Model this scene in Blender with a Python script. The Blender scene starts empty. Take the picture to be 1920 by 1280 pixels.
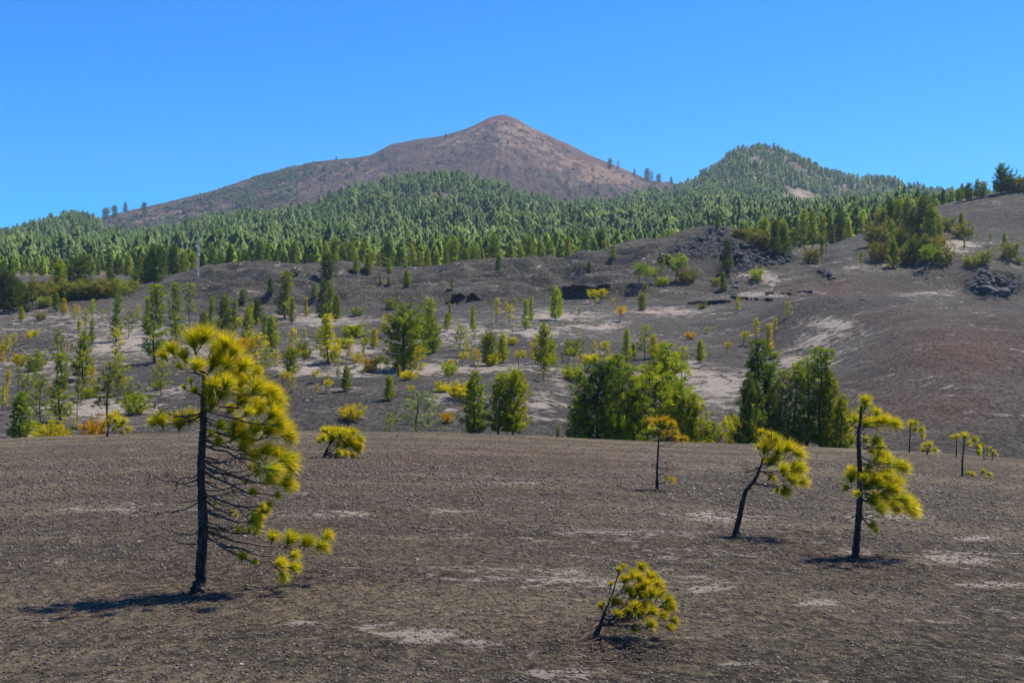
import bpy, math, random
import numpy as np
from mathutils import Vector
R = math.radians
C = bpy.context.scene.collection
SC = bpy.context.scene
F = 2059.0      # focal length in photo pixels
HY = 600.0      # eye level row of the photo

# ------------------------------------------------------------------ camera, sky, sun
cam_d = bpy.data.cameras.new('camera'); cam = bpy.data.objects.new('camera', cam_d); C.objects.link(cam)
cam.location = (0, 0, 0); cam.rotation_euler = (R(90), 0, 0)
cam_d.sensor_width = 36; cam_d.lens = 36 * F / 1920; cam_d.shift_y = (HY - 640) / 1920
cam_d.clip_start = 0.1; cam_d.clip_end = 20000
SC.camera = cam
SUN = Vector((0.46, 0.29, 1.0)).normalized()
el = math.asin(SUN.z); az = math.atan2(SUN.x, SUN.y)
W = bpy.data.worlds.new("World"); SC.world = W; W.use_nodes = True
wn = W.node_tree; wn.nodes.clear()
sky = wn.nodes.new('ShaderNodeTexSky'); sky.sky_type = 'NISHITA'; sky.sun_disc = False
sky.sun_elevation = el; sky.sun_rotation = az; sky.altitude = 1400; sky.air_density = 1.0; sky.dust_density = 0.3; sky.ozone_density = 3.0
sp = wn.nodes.new('ShaderNodeSeparateColor'); cb = wn.nodes.new('ShaderNodeCombineColor')   # deepens the blue of the clear mountain sky
wn.links.new(sky.outputs[0], sp.inputs[0])
for i, (g_, k_) in enumerate(((2.5, 1.7), (1.08, 4.5), (0.85, 7.4))):
    m0 = wn.nodes.new('ShaderNodeMath'); m0.operation = 'MULTIPLY'; m0.inputs[1].default_value = 0.1
    m1 = wn.nodes.new('ShaderNodeMath'); m1.operation = 'POWER'; m1.inputs[1].default_value = g_
    m2 = wn.nodes.new('ShaderNodeMath'); m2.operation = 'MULTIPLY'; m2.inputs[1].default_value = k_
    wn.links.new(sp.outputs[i], m0.inputs[0]); wn.links.new(m0.outputs[0], m1.inputs[0]); wn.links.new(m1.outputs[0], m2.inputs[0]); wn.links.new(m2.outputs[0], cb.inputs[i])
bg = wn.nodes.new('ShaderNodeBackground'); bg.inputs[1].default_value = 0.15
wo = wn.nodes.new('ShaderNodeOutputWorld')
wn.links.new(cb.outputs[0], bg.inputs[0]); wn.links.new(bg.outputs[0], wo.inputs[0])
sd = bpy.data.lights.new('sun', 'SUN'); sd.energy = 5.0; sd.angle = R(0.5); sd.color = (1.0, 0.93, 0.80)
so = bpy.data.objects.new('sun', sd); C.objects.link(so)
so.rotation_euler = SUN.to_track_quat('Z', 'Y').to_euler(); so.location = (0, 0, 600)
vs = SC.view_settings; vs.view_transform = 'Standard'; vs.look = 'None'; vs.exposure = 0.7; vs.gamma = 1; vs.use_curve_mapping = False

# ------------------------------------------------------------------ helpers
def ss(a, b, x):
    t = np.clip((x - a) / (b - a), 0, 1); return t * t * (3 - 2 * t)
_rs = np.random.RandomState(7)
_perm = _rs.permutation(1024); _perm = np.concatenate([_perm, _perm]); _ga = _rs.rand(1024) * 2 * np.pi
_gx, _gy = np.cos(_ga), np.sin(_ga)
def pn(x, y):
    xi = np.floor(x).astype(int); yi = np.floor(y).astype(int); xf = x - xi; yf = y - yi
    xi &= 1023; yi &= 1023
    def g(a, b, fx, fy):
        h = _perm[(_perm[a & 1023] + b) & 1023]; return _gx[h] * fx + _gy[h] * fy
    u = xf * xf * xf * (xf * (xf * 6 - 15) + 10); v = yf * yf * yf * (yf * (yf * 6 - 15) + 10)
    a = g(xi, yi, xf, yf); b = g(xi + 1, yi, xf - 1, yf); c = g(xi, yi + 1, xf, yf - 1); d = g(xi + 1, yi + 1, xf - 1, yf - 1)
    return (a + (b - a) * u) * (1 - v) + (c + (d - c) * u) * v
def fbm(x, y, o=4, g=0.5):
    s = 0; a = 1
    for i in range(o):
        s = s + a * pn(x + 17.3 * i, y + 9.1 * i); x = x * 2.03; y = y * 2.03; a *= g
    return s

def tag(o, label=None, cat=None, group=None, kind=None):
    if label: o['label'] = label
    if cat: o['category'] = cat
    if group: o['group'] = group
    if kind: o['kind'] = kind
    return o
def empty(name, loc=(0, 0, 0)):
    o = bpy.data.objects.new(name, None); C.objects.link(o); o.location = loc; o.empty_display_size = 0.3; return o
def mesh_np(name, V, faces_flat, nper, mats, parent=None, smooth=False, attrs=None, colors=None):
    """V (n,3), faces_flat (m,k) arrays of constant k, or list of such arrays"""
    me = bpy.data.meshes.new(name)
    if not isinstance(faces_flat, list): faces_flat = [faces_flat]
    faces_flat = [f for f in faces_flat if len(f)]
    V = np.asarray(V, dtype=np.float32)
    me.vertices.add(len(V)); me.vertices.foreach_set('co', V.ravel())
    tot = sum(f.size for f in faces_flat); nf = sum(len(f) for f in faces_flat)
    me.loops.add(tot); me.loops.foreach_set('vertex_index', np.concatenate([f.ravel() for f in faces_flat]).astype(np.int32))
    me.polygons.add(nf)
    sizes = np.concatenate([np.full(len(f), f.shape[1]) for f in faces_flat])
    st = np.concatenate([[0], np.cumsum(sizes)[:-1]])
    me.polygons.foreach_set('loop_start', st.astype(np.int32))
    me.polygons.foreach_set('loop_total', sizes.astype(np.int32))
    if smooth: me.polygons.foreach_set('use_smooth', np.ones(nf, dtype=bool))
    me.update(calc_edges=True)
    if attrs:
        for k, a in attrs.items():
            at = me.attributes.new(k, 'FLOAT', 'POINT'); at.data.foreach_set('value', np.asarray(a, dtype=np.float32).ravel())
    for m in mats: me.materials.append(m)
    o = bpy.data.objects.new(name, me); C.objects.link(o)
    if parent: o.parent = parent
    return o

# ------------------------------------------------------------------ materials
def newmat(name):
    m = bpy.data.materials.new(name); m.use_nodes = True; nt = m.node_tree; nt.nodes.clear()
    out = nt.nodes.new('ShaderNodeOutputMaterial'); return m, nt, out
class NB:
    def __init__(s, nt): s.nt = nt
    def n(s, t, **k):
        x = s.nt.nodes.new(t)
        for a, v in k.items(): setattr(x, a, v)
        return x
    def l(s, a, b): s.nt.links.new(a, b)
    def noise(s, vec, scale, detail=3, rough=0.55, dist=0):
        x = s.n('ShaderNodeTexNoise'); x.inputs['Scale'].default_value = scale; x.inputs['Detail'].default_value = detail
        x.inputs['Roughness'].default_value = rough; x.inputs['Distortion'].default_value = dist; s.l(vec, x.inputs['Vector']); return x.outputs['Fac']
    def ramp(s, fac, a, b, lo=0., hi=1.):
        x = s.n('ShaderNodeMapRange'); x.interpolation_type = 'SMOOTHSTEP'; s.l(fac, x.inputs['Value'])
        for i, v in zip(('From Min', 'From Max', 'To Min', 'To Max'), (a, b, lo, hi)): x.inputs[i].default_value = v
        return x.outputs['Result']
    def mix(s, fac, a, b, mode='MIX'):
        x = s.n('ShaderNodeMix', data_type='RGBA', blend_type=mode)
        for sock, v in ((0, fac), (6, a), (7, b)):
            if isinstance(v, (int, float)): x.inputs[sock].default_value = v
            elif isinstance(v, tuple): x.inputs[sock].default_value = v + (1,) if len(v) == 3 else v
            else: s.l(v, x.inputs[sock])
        return x.outputs[2]
    def m(s, op, a, b=None, c=None):
        x = s.n('ShaderNodeMath', operation=op)
        for i, v in enumerate((a, b, c)):
            if v is None: continue
            if isinstance(v, (int, float)): x.inputs[i].default_value = v
            else: s.l(v, x.inputs[i])
        return x.outputs[0]
    def attr(s, name): x = s.n('ShaderNodeAttribute'); x.attribute_name = name; return x.outputs['Fac']
    def scl(s, vec, v):
        x = s.n('ShaderNodeMapping'); x.inputs['Scale'].default_value = v; s.l(vec, x.inputs['Vector']); return x.outputs[0]

def ground_mat(name, dark, light, pale, red, grain, fine, bump_d, lo=0.25, hi=2.1):
    m, nt, out = newmat(name); b = NB(nt)
    pos = b.n('ShaderNodeNewGeometry').outputs['Position']
    n1 = b.noise(pos, fine, 8, 0.82)
    n2 = b.noise(pos, fine * 0.3, 5, 0.65)
    n3 = b.noise(b.scl(pos, (0.35, 1, 1)), fine * 0.07, 4)
    col = b.mix(b.ramp(n1, 0.42, 0.6), dark, light)
    col = b.mix(b.ramp(n2, 0.35, 0.7, 0, 0.5), col, tuple(c * 0.6 for c in dark))
    col = b.mix(b.ramp(n3, 0.45, 0.6, 0, 0.45), col, tuple(c * 1.35 for c in light))
    col = b.mix(b.m('MULTIPLY', b.attr('red'), b.ramp(n2, 0.2, 0.7, 0.5, 1)), col, red)
    n0 = b.noise(b.scl(pos, (1, 0.6, 1)), fine * 2.6, 7, 0.85)
    col = b.mix(1.0, col, b.mix(b.ramp(n0, 0.38, 0.62), (lo, lo * .97, lo * .93), (hi, hi * .975, hi * .93)), 'MULTIPLY')
    # pale sand blown into streaks and runnels
    s1 = b.noise(b.scl(pos, (0.6, 0.9, 1)), grain * 0.35, 7, 0.7, 0.8)
    s2 = b.noise(b.scl(pos, (0.55, 0.8, 1)), grain * 1.8, 6, 0.72, 1.0)
    pa = b.attr('pale')
    f = b.m('ADD', b.m('MULTIPLY', pa, 0.46), b.m('ADD', b.m('MULTIPLY', s1, 1.3), b.m('MULTIPLY', s2, 1.9)))
    fac = b.ramp(f, 1.82, 1.98)
    run = b.ramp(b.m('ABSOLUTE', b.m('SUBTRACT', b.noise(pos, grain * 0.5, 3, 0.6, 1.2), 0.5)), 0.0, 0.016, 1, 0)
    run = b.m('MULTIPLY', b.m('MULTIPLY', run, b.ramp(pa, 0.15, 0.5)), b.ramp(s2, 0.42, 0.55))
    fac = b.m('MAXIMUM', fac, b.m('MULTIPLY', run, 0.75))
    fac = b.m('MULTIPLY', fac, b.ramp(n1, 0.30, 0.5, 0.35, 1))
    col = b.mix(b.m('MULTIPLY', fac, 0.9), col, pale)
    rk = b.attr('rock'); vo = b.n('ShaderNodeTexVoronoi'); vo.inputs['Scale'].default_value = 0.7; b.l(pos, vo.inputs['Vector'])
    rkf = b.ramp(b.m('ADD', rk, b.m('MULTIPLY', b.m('SUBTRACT', s2, 0.5), 1.6)), 0.38, 0.5)
    col = b.mix(rkf, col, b.mix(b.ramp(n1, 0.35, 0.7), (0.018, 0.019, 0.024), (0.07, 0.073, 0.085)))
    p = b.n('ShaderNodeBsdfPrincipled'); p.inputs['Roughness'].default_value = 0.9; p.inputs['Specular IOR Level'].default_value = 0.15
    b.l(col, p.inputs['Base Color'])
    bu = b.n('ShaderNodeBump'); bu.inputs['Strength'].default_value = 1.0; bu.inputs['Distance'].default_value = bump_d
    b.l(b.m('ADD', b.m('ADD', n1, b.m('MULTIPLY', rkf, b.m('MULTIPLY', vo.outputs['Distance'], 4.0))), b.m('MULTIPLY', n2, 2.0)), bu.inputs['Height']); b.l(bu.outputs[0], p.inputs['Normal'])
    b.l(p.outputs[0], out.inputs[0]); return m

M_FG = ground_mat('lapilli_gravel', (0.037, 0.0285, 0.0165), (0.142, 0.113, 0.069), (0.40, 0.335, 0.265), (0.085, 0.048, 0.026), 5.0, 7.0, 0.10)
M_VAL = ground_mat('volcanic_ash', (0.035, 0.032, 0.0265), (0.064, 0.058, 0.048), (0.32, 0.27, 0.22), (0.080, 0.040, 0.028), 0.42, 1.0, 0.5)
M_HILL = ground_mat('hill_soil', (0.055, 0.042, 0.032), (0.10, 0.078, 0.056), (0.28, 0.21, 0.15), (0.12, 0.06, 0.04), 0.05, 0.2, 1.0)
M_VOLC = ground_mat('cinder_slope', (0.048, 0.030, 0.024), (0.082, 0.052, 0.041), (0.22, 0.135, 0.08), (0.115, 0.038, 0.022), 0.03, 0.08, 4.0, 0.6, 1.45)

def leaf_mat(name, trans=0.45, gloss=0.0, core=None, tipm=(1.45, 1.02, 0.6)):
    """colour from the object colour; needle attribute t (0 base .. 1 tip) and v (per clump)"""
    m, nt, out = newmat(name); b = NB(nt)
    oc = b.n('ShaderNodeObjectInfo').outputs['Color']
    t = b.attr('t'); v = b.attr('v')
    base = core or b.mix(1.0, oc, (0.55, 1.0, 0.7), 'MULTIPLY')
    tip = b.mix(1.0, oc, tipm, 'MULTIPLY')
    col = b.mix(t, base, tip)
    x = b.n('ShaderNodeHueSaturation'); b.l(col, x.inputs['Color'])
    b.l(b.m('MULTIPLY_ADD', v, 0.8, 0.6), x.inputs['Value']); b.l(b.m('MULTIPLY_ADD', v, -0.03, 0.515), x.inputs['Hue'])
    d = b.n('ShaderNodeBsdfDiffuse'); tr = b.n('ShaderNodeBsdfTranslucent'); b.l(x.outputs[0], d.inputs[0]); b.l(x.outputs[0], tr.inputs[0])
    mx = b.n('ShaderNodeMixShader'); mx.inputs[0].default_value = trans; b.l(d.outputs[0], mx.inputs[1]); b.l(tr.outputs[0], mx.inputs[2])
    gl = b.n('ShaderNodeBsdfGlossy'); gl.inputs['Roughness'].default_value = 0.45; gl.inputs['Color'].default_value = (1, 1, 1, 1)
    m2 = b.n('ShaderNodeMixShader'); m2.inputs[0].default_value = gloss; b.l(mx.outputs[0], m2.inputs[1]); b.l(gl.outputs[0], m2.inputs[2])
    b.l(m2.outputs[0], out.inputs[0]); return m
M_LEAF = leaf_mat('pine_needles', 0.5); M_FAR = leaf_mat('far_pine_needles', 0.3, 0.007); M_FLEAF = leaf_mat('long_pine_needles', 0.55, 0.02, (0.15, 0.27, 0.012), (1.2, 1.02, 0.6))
def bark_mat(name, a, c, scale):
    m, nt, out = newmat(name); b = NB(nt)
    pos = b.n('ShaderNodeTexCoord').outputs['Object']
    n = b.noise(b.scl(pos, (1, 1, 0.35)), scale, 5, 0.7)
    vo = b.n('ShaderNodeTexVoronoi'); vo.inputs['Scale'].default_value = scale * 0.8; b.l(b.scl(pos, (1, 1, 0.4)), vo.inputs['Vector'])
    col = b.mix(b.ramp(n, 0.35, 0.7), a, c)
    p = b.n('ShaderNodeBsdfPrincipled'); p.inputs['Roughness'].default_value = 0.85; b.l(col, p.inputs['Base Color'])
    bu = b.n('ShaderNodeBump'); bu.inputs['Distance'].default_value = 0.02; b.l(b.m('ADD', n, vo.outputs['Distance']), bu.inputs['Height']); b.l(bu.outputs[0], p.inputs['Normal'])
    b.l(p.outputs[0], out.inputs[0]); return m
M_BARK = bark_mat('charred_bark', (0.016, 0.012, 0.009), (0.10, 0.070, 0.050), 32)
M_TWIG = bark_mat('grey_twig', (0.06, 0.036, 0.022), (0.26, 0.17, 0.11), 60)
M_MTR = bark_mat('pine_bark', (0.02, 0.015, 0.012), (0.06, 0.042, 0.033), 5)
M_ROCK = bark_mat('lava_rock', (0.014, 0.015, 0.019), (0.062, 0.064, 0.075), 1.2)
def plain(name, col, rough=0.6, metal=0):
    m, nt, out = newmat(name); b = NB(nt); pos = b.n('ShaderNodeTexCoord').outputs['Object']
    p = b.n('ShaderNodeBsdfPrincipled'); p.inputs['Roughness'].default_value = rough; p.inputs['Metallic'].default_value = metal
    b.l(b.mix(b.noise(pos, 6), col, tuple(c * 0.8 for c in col)), p.inputs['Base Color']); b.l(p.outputs[0], out.inputs[0]); return m
M_WHITE = plain('white_paint', (0.75, 0.75, 0.75)); M_STEEL = plain('galvanised_steel', (0.35, 0.36, 0.38), 0.45)

# ------------------------------------------------------------------ terrain: heights along each bearing
XC = [0, 200, 400, 600, 800, 1000, 1200, 1400, 1600, 1760, 1920]
CREST = np.array([822, 814, 810, 808, 810, 817, 826, 832, 841, 849, 860.])
def yfg(D, x):
    c = np.interp(x, XC, CREST)
    return HY + F * (1.3 / D - 1.3 / 44.0) + (c - HY)
ROWS = []   # (D, xs, ys)  ; D may be list per xs
for D in (0.6, 1.5, 3, 5, 7, 10, 14, 20, 28, 36, 44): ROWS.append((D, XC, [float(yfg(D, x)) for x in XC]))
ROWS.append((50, XC, list(CREST + 12)))
ROWS.append((60, XC, list(CREST + 45)))
ROWS.append((78, XC, list(CREST + 50)))
def near(x): return 1 - 0.22 * ss(1250, 1920, np.asarray(x, float))
XR = [0, 200, 400, 600, 800, 1000, 1200, 1400, 1500, 1600, 1700, 1760, 1920]
def row(D, ys, xs=XR, nr=1.0):
    Dl = [D * (1 - (1 - float(near(x))) * nr) for x in xs]; ROWS.append((Dl, xs, ys))
row(100, [850, 846, 842, 840, 842, 852, 866, 878, 888, 892, 896, 898, 904], nr=0.4)
row(120, [792, 790, 778, 765, 768, 775, 800, 806, 815, 826, 838, 844, 856], nr=0.7)
row(150, [735, 728, 712, 700, 696, 703, 728, 735, 738, 746, 755, 762, 775])
row(180, [688, 680, 668, 655, 662, 655, 670, 680, 672, 662, 658, 662, 680])
row(215, [632, 625, 620, 616, 612, 606, 610, 618, 604, 592, 585, 590, 600])
row(240, [602, 594, 598, 594, 586, 580, 580, 578, 572, 567, 564, 565, 572])
row(252, [592, 584, 594, 584, 576, 573, 570, 573, 580, 584, 586, 588, 594])
X2 = [0, 120, 200, 250, 320, 400, 480, 560, 640, 720, 800, 880, 960, 1040, 1100, 1160, 1220, 1280, 1350, 1420, 1480, 1520, 1580, 1640, 1700, 1760, 1840, 1920]
def row2(D, ys): ROWS.append((D, X2, ys))
row2(268, [580, 566, 562, 575, 580, 578, 572, 566, 566, 566, 566, 562, 560, 557, 552, 548, 548, 548, 552, 556, 557, 556, 554, 552, 550, 548, 548, 555])
row2(292, [560, 550, 548, 552, 545, 540, 538, 540, 548, 548, 545, 550, 545, 535, 532, 528, 526, 524, 532, 536, 528, 520, 508, 510, 508, 495, 490, 500])
row2(312, [550, 545, 545, 545, 525, 512, 512, 522, 532, 535, 530, 530, 522, 515, 512, 505, 485, 472, 478, 480, 490, 490, 482, 476, 470, 455, 455, 468])
row2(335, [545, 540, 540, 538, 520, 505, 505, 510, 515, 524, 522, 508, 503, 500, 494, 480, 462, 446, 437, 447, 475, 476, 468, 450, 440, 430, 425, 430])
row2(352, [535, 530, 528, 528, 518, 508, 506, 508, 503, 516, 515, 502, 495, 490, 484, 470, 453, 438, 430, 442, 470, 472, 460, 435, 415, 408, 398, 392])
row2(385, [522, 519, 518, 519, 518, 512, 512, 514, 506, 513, 511, 508, 500, 494, 492, 486, 478, 466, 456, 462, 472, 470, 452, 428, 402, 385, 366, 355])
row2(420, [518, 517, 517, 518, 517, 514, 514, 514, 512, 514, 511, 508, 502, 498, 495, 490, 482, 475, 468, 465, 468, 465, 460, 448, 425, 392, 370, 362])
row2(520, [505, 505, 505, 505, 505, 500, 500, 498, 498, 496, 492, 490, 486, 480, 478, 475, 468, 462, 455, 450, 448, 445, 438, 430, 425, 415, 400, 395])
row2(700, [495, 490, 490, 488, 482, 478, 475, 470, 465, 462, 458, 455, 452, 450, 448, 446, 440, 435, 430, 425, 422, 420, 415, 412, 410, 405, 400, 395])
X3 = [0, 60, 150, 200, 260, 330, 400, 500, 600, 700, 780, 830, 880, 940, 1000, 1060, 1130, 1200, 1270, 1340, 1385, 1410, 1440, 1480, 1560, 1620, 1680, 1730, 1800, 1920]
def row3(D, ys): ROWS.append((D, X3, ys))
row3(1000, [475, 465, 455, 460, 462, 455, 440, 432, 418, 395, 382, 378, 382, 392, 405, 412, 414, 410, 405, 400, 398, 396, 398, 400, 402, 400, 400, 400, 395, 390])
row3(1300, [452, 440, 420, 438, 448, 442, 420, 410, 390, 362, 346, 339, 346, 360, 377, 389, 392, 382, 372, 362, 358, 355, 360, 370, 378, 380, 382, 385, 385, 385])
row3(1480, [445, 430, 410, 430, 450, 448, 432, 425, 410, 390, 380, 375, 380, 385, 392, 398, 392, 374, 366, 342, 322, 318, 320, 338, 362, 370, 372, 378, 380, 380])
row3(1700, [455, 440, 425, 440, 460, 470, 470, 460, 450, 440, 440, 440, 440, 435, 430, 425, 410, 378, 358, 326, 294, 288, 290, 303, 331, 343, 351, 366, 370, 370])
row3(2000, [470, 460, 450, 460, 480, 500, 510, 520, 520, 520, 520, 520, 520, 520, 520, 500, 470, 420, 400, 370, 350, 345, 345, 350, 370, 380, 385, 390, 390, 390])
row3(2600, [520] * len(X3))

def pchip(xk, yk, xq):
    h = np.diff(xk); d = np.diff(yk) / h; n = len(xk); m = np.zeros(n)
    w1 = 2 * h[1:] + h[:-1]; w2 = h[1:] + 2 * h[:-1]; ok = d[:-1] * d[1:] > 0
    with np.errstate(divide='ignore', invalid='ignore'):
        mm = (w1 + w2) / (w1 / d[:-1] + w2 / d[1:])
    m[1:-1] = np.where(ok, mm, 0); m[0] = d[0]; m[-1] = d[-1]
    i = np.clip(np.searchsorted(xk, xq) - 1, 0, n - 2); t = (xq - xk[i]) / h[i]
    return ((2 * t**3 - 3 * t**2 + 1) * yk[i] + (t**3 - 2 * t**2 + t) * h[i] * m[i] + (-2 * t**3 + 3 * t**2) * yk[i + 1] + (t**3 - t**2) * h[i] * m[i + 1])
def cos_interp(x, xs, ys):   # smooth interpolation across bearings
    return pchip(np.asarray(xs, float), np.asarray(ys, float), np.clip(x, xs[0], xs[-1]))
COLX = np.concatenate([np.linspace(-2600, -140, 60)[:-1], np.linspace(-140, 2060, 760), np.linspace(2060, 4600, 60)[1:]])
def lg(a, b, n): return np.exp(np.linspace(math.log(a), math.log(b), n))
ROWD = np.concatenate([lg(0.6, 5, 24)[:-1], lg(5, 50, 150)[:-1], lg(50, 100, 50)[:-1], lg(100, 400, 420)[:-1], lg(400, 2600, 260)])
def build_grid(rows, colx, rowd):
    K = len(rows)
    Dk = np.zeros((K, len(colx))); Zk = np.zeros((K, len(colx)))
    for k, (D, xs, ys) in enumerate(rows):
        Dk[k] = D if np.isscalar(D) else cos_interp(colx, xs, D)
        Zk[k] = (HY - cos_interp(colx, xs, ys)) / F * Dk[k]
    Z = np.zeros((len(rowd), len(colx)))
    for j in range(len(colx)): Z[:, j] = pchip(Dk[:, j], Zk[:, j], rowd)
    return Z
GZ = build_grid(ROWS, COLX, ROWD)
GX = (COLX[None, :] - 960) / F * ROWD[:, None]; GY = np.repeat(ROWD[:, None], len(COLX), 1)
DD = GY
# relief
am = ss(4, 12, DD) * (1 - ss(55, 75, DD))
GZ += am * 0.035 * fbm(GX * 0.5, GY * 0.5, 4)
vm = ss(75, 110, DD) * (1 - ss(400, 600, DD))
GZ += vm * (0.8 * fbm(GX / 24, GY / 24, 4, 0.5) + 0.16 * fbm(GX / 3.1, GY / 3.1, 3))
dm = ss(250, 275, DD) * (1 - ss(360, 400, DD)) * ss(250, 500, COLX)[None, :] * (1 - 0.65 * ss(1120, 1260, COLX) - 0.35 * ss(1500, 1620, COLX))[None, :]
GZ += dm * (7.5 * (0.36 - np.abs(fbm(GX / 34 + 3, GY / 18, 3, 0.5)) * 1.7))
GZ += ss(500, 900, DD) * 9 * fbm(GX / 160, GY / 160, 4)
# hummocks (x, D, rx, rD, h) that roll across the valley
for hx, hD, rx, rD, h in [(880, 128, 190, 12, 1.5), (560, 140, 150, 12, 1.2), (1020, 150, 120, 10, 1.1), (300, 150, 120, 14, 0.9), (700, 160, 160, 9, 1.3),
                          (1330, 165, 120, 12, 1.0), (450, 175, 140, 10, 0.8), (1500, 210, 120, 14, 1.5), (1750, 140, 200, 24, 1.6), (80, 130, 120, 12, 1.0)]:
    GZ += h * np.exp(-((COLX[None, :] - hx) / rx) ** 2 - ((DD - hD) / rD) ** 2)
def find_row(x, y, d0=4.0, d1=2300, Z=None, colx=COLX, rowd=ROWD):
    """first distance along the bearing of photo column x where the ground reaches photo row y"""
    Z = GZ if Z is None else Z
    j = int(np.argmin(np.abs(colx - x))); ys = HY - F * Z[:, j] / rowd
    i0 = np.searchsorted(rowd, d0); i1 = np.searchsorted(rowd, d1)
    for i in range(i0, min(i1, len(rowd) - 1)):
        if ys[i] >= y >= ys[i + 1] or ys[i] <= y:
            if ys[i] <= y: return float(rowd[i])
            t = (ys[i] - y) / max(1e-6, ys[i] - ys[i + 1]); return float(rowd[i] + t * (rowd[i + 1] - rowd[i]))
    seg = ys[i0:i1]; return float(rowd[i0 + int(np.argmin(seg))])
# ledges: abrupt steps facing the viewer; (x, y, halfwidth, step m, run m)
LEDGES = [(870, 566, 34, 3.2, 6), (1100, 546, 45, 3.0, 5), (1330, 567, 50, 2.8, 5), (1410, 560, 46, 3.6, 5), (1480, 550, 50, 2.4, 4), (582, 574, 30, 2.8, 4),
          (505, 577, 28, 2.2, 4), (585, 510, 30, 1.8, 5), (635, 515, 26, 1.8, 4), (1060, 495, 50, 1.2, 4), (1130, 523, 26, 1.6, 4), (650, 538, 30, 1.2, 4),
          (730, 552, 40, 1.3, 4), (780, 550, 30, 1.2, 3), (460, 525, 55, 1.3, 5), (300, 538, 26, 1.5, 4), (1560, 481, 30, 1.0, 3), (900, 500, 40, 1.4, 5),
          (1180, 552, 40, 1.5, 4), (790, 551, 28, 2.0, 4), (690, 548, 60, 0.9, 4), (980, 552, 60, 1.0, 4), (1040, 520, 60, 1.0, 5), (800, 525, 50, 1.0, 5)]
for lx, ly, lw, st, run in LEDGES:
    d = find_row(lx, ly, 235, 345)
    de = d + 3.75 * fbm(COLX / 37.0, COLX * 0 + lx * .1, 3)[None, :]
    w = np.clip(1 - np.abs((COLX - lx) / lw) ** 2.5, 0, 1)[None, :]
    GZ -= np.where(DD <= de, st * 0.22 * np.exp(-np.maximum(0, de - DD) / run), 0) * w * np.clip(0.9 + 0.5 * fbm(COLX / 40.0, COLX * 0 + lx, 2), 0.4, 1.3)[None, :]

def zat(X, Y):
    x = 960 + F * X / Y; fj = np.interp(x, COLX, np.arange(len(COLX))); fi = np.interp(Y, ROWD, np.arange(len(ROWD)))
    i = np.minimum(np.floor(fi).astype(int), len(ROWD) - 2); j = np.minimum(np.floor(fj).astype(int), len(COLX) - 2); a = fi - i; c = fj - j
    return (GZ[i, j] * (1 - a) + GZ[i + 1, j] * a) * (1 - c) + (GZ[i, j + 1] * (1 - a) + GZ[i + 1, j + 1] * a) * c
def at(x, y, d0=4.0, d1=2300):
    D = find_row(x, y, d0, d1); X = (x - 960) / F * D; return Vector((X, D, float(zat(np.array(X), np.array(D)))))
def at_D(x, D):
    X = (x - 960) / F * D; return Vector((X, D, float(zat(np.array(X), np.array(float(D))))))

GS = HY - F * GZ / DD        # photo row of each grid point
GXX = np.repeat(COLX[None, :], len(ROWD), 0)
def blobs(lst, lo, hi, gain=1.0):
    A = np.zeros_like(GZ)
    for x, y, rx, ry, s in lst:
        A = np.maximum(A, s * gain * np.exp(-((GXX - x) / rx) ** 2 - ((GS - y) / ry) ** 2) * ((DD > lo) & (DD < hi)))
    return A
PALE_V = [(120, 605, 160, 22, .5), (230, 640, 120, 34, .75), (100, 690, 120, 30, .5), (190, 770, 110, 34, .75), (60, 800, 60, 26, .5), (600, 600, 70, 14, .8), (640, 660, 90, 22, .7),
          (720, 690, 170, 14, .95), (850, 625, 70, 26, .65), (560, 690, 60, 16, .9), (640, 725, 60, 10, .6), (1050, 592, 90, 14, .8), (1000, 622, 90, 16, .7), (1120, 610, 60, 14, .5),
          (1052, 712, 34, 18, .6), (1010, 760, 60, 26, .62), (1270, 700, 80, 24, .85), (1350, 735, 70, 40, .8), (1260, 585, 80, 10, .7), (1560, 608, 50, 14, .75), (1540, 640, 46, 22, .75),
          (1500, 675, 60, 16, .7), (1420, 520, 50, 12, .9), (1410, 552, 60, 6, .8), (860, 745, 60, 16, .5), (1790, 462, 40, 14, .9), (1740, 550, 60, 6, .6), (980, 690, 100, 10, .6),
          (400, 660, 120, 30, .6), (300, 735, 80, 16, .6), (1620, 500, 60, 10, .3), (640, 510, 30, 4, .6), (470, 545, 30, 4, .5)]
PALE_F = [(785, 1190, 62, 13, .95), (905, 1204, 50, 6, .8), (700, 1172, 40, 6, .7), (1530, 1130, 70, 8, .7), (1790, 1048, 75, 13, .85), (1855, 1096, 60, 6, .8), (1835, 1008, 42, 6, .75),
          (1030, 1262, 70, 6, .85), (1390, 1243, 90, 5, .7), (570, 1168, 34, 5, .6), (110, 1050, 24, 4, .6), (1320, 1105, 60, 10, .5), (1600, 1035, 50, 6, .5), (1660, 968, 100, 8, .45),
          (1360, 968, 120, 8, .42), (600, 965, 120, 8, .42), (250, 955, 150, 8, .35), (830, 960, 70, 5, .45), (960, 905, 90, 4, .4), (1200, 1000, 200, 12, .33), (1100, 1080, 300, 30, .3)]
rockm = 1.15 * blobs([(1360, 462, 40, 16, .8), (1430, 470, 50, 10, .6), (1300, 470, 62, 20, .55), (1262, 490, 26, 12, .95), (1343, 436, 22, 9, 1.0), (1400, 480, 60, 15, .85), (1450, 486, 46, 12, .8), (1862, 536, 52, 24, 1.1), (1330, 450, 40, 12, .6), (1545, 514, 14, 9, .8),
               (1385, 500, 40, 12, .7), (548, 512, 16, 5, .8), (590, 518, 30, 4, .5), (1400, 525, 50, 12, .35)], 235, 400)
GZ = GZ + rockm * 2.6 * (0.5 - np.abs(fbm(GX / 5.0, GY / 4.0, 4, 0.6)) * 2.2)
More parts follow.
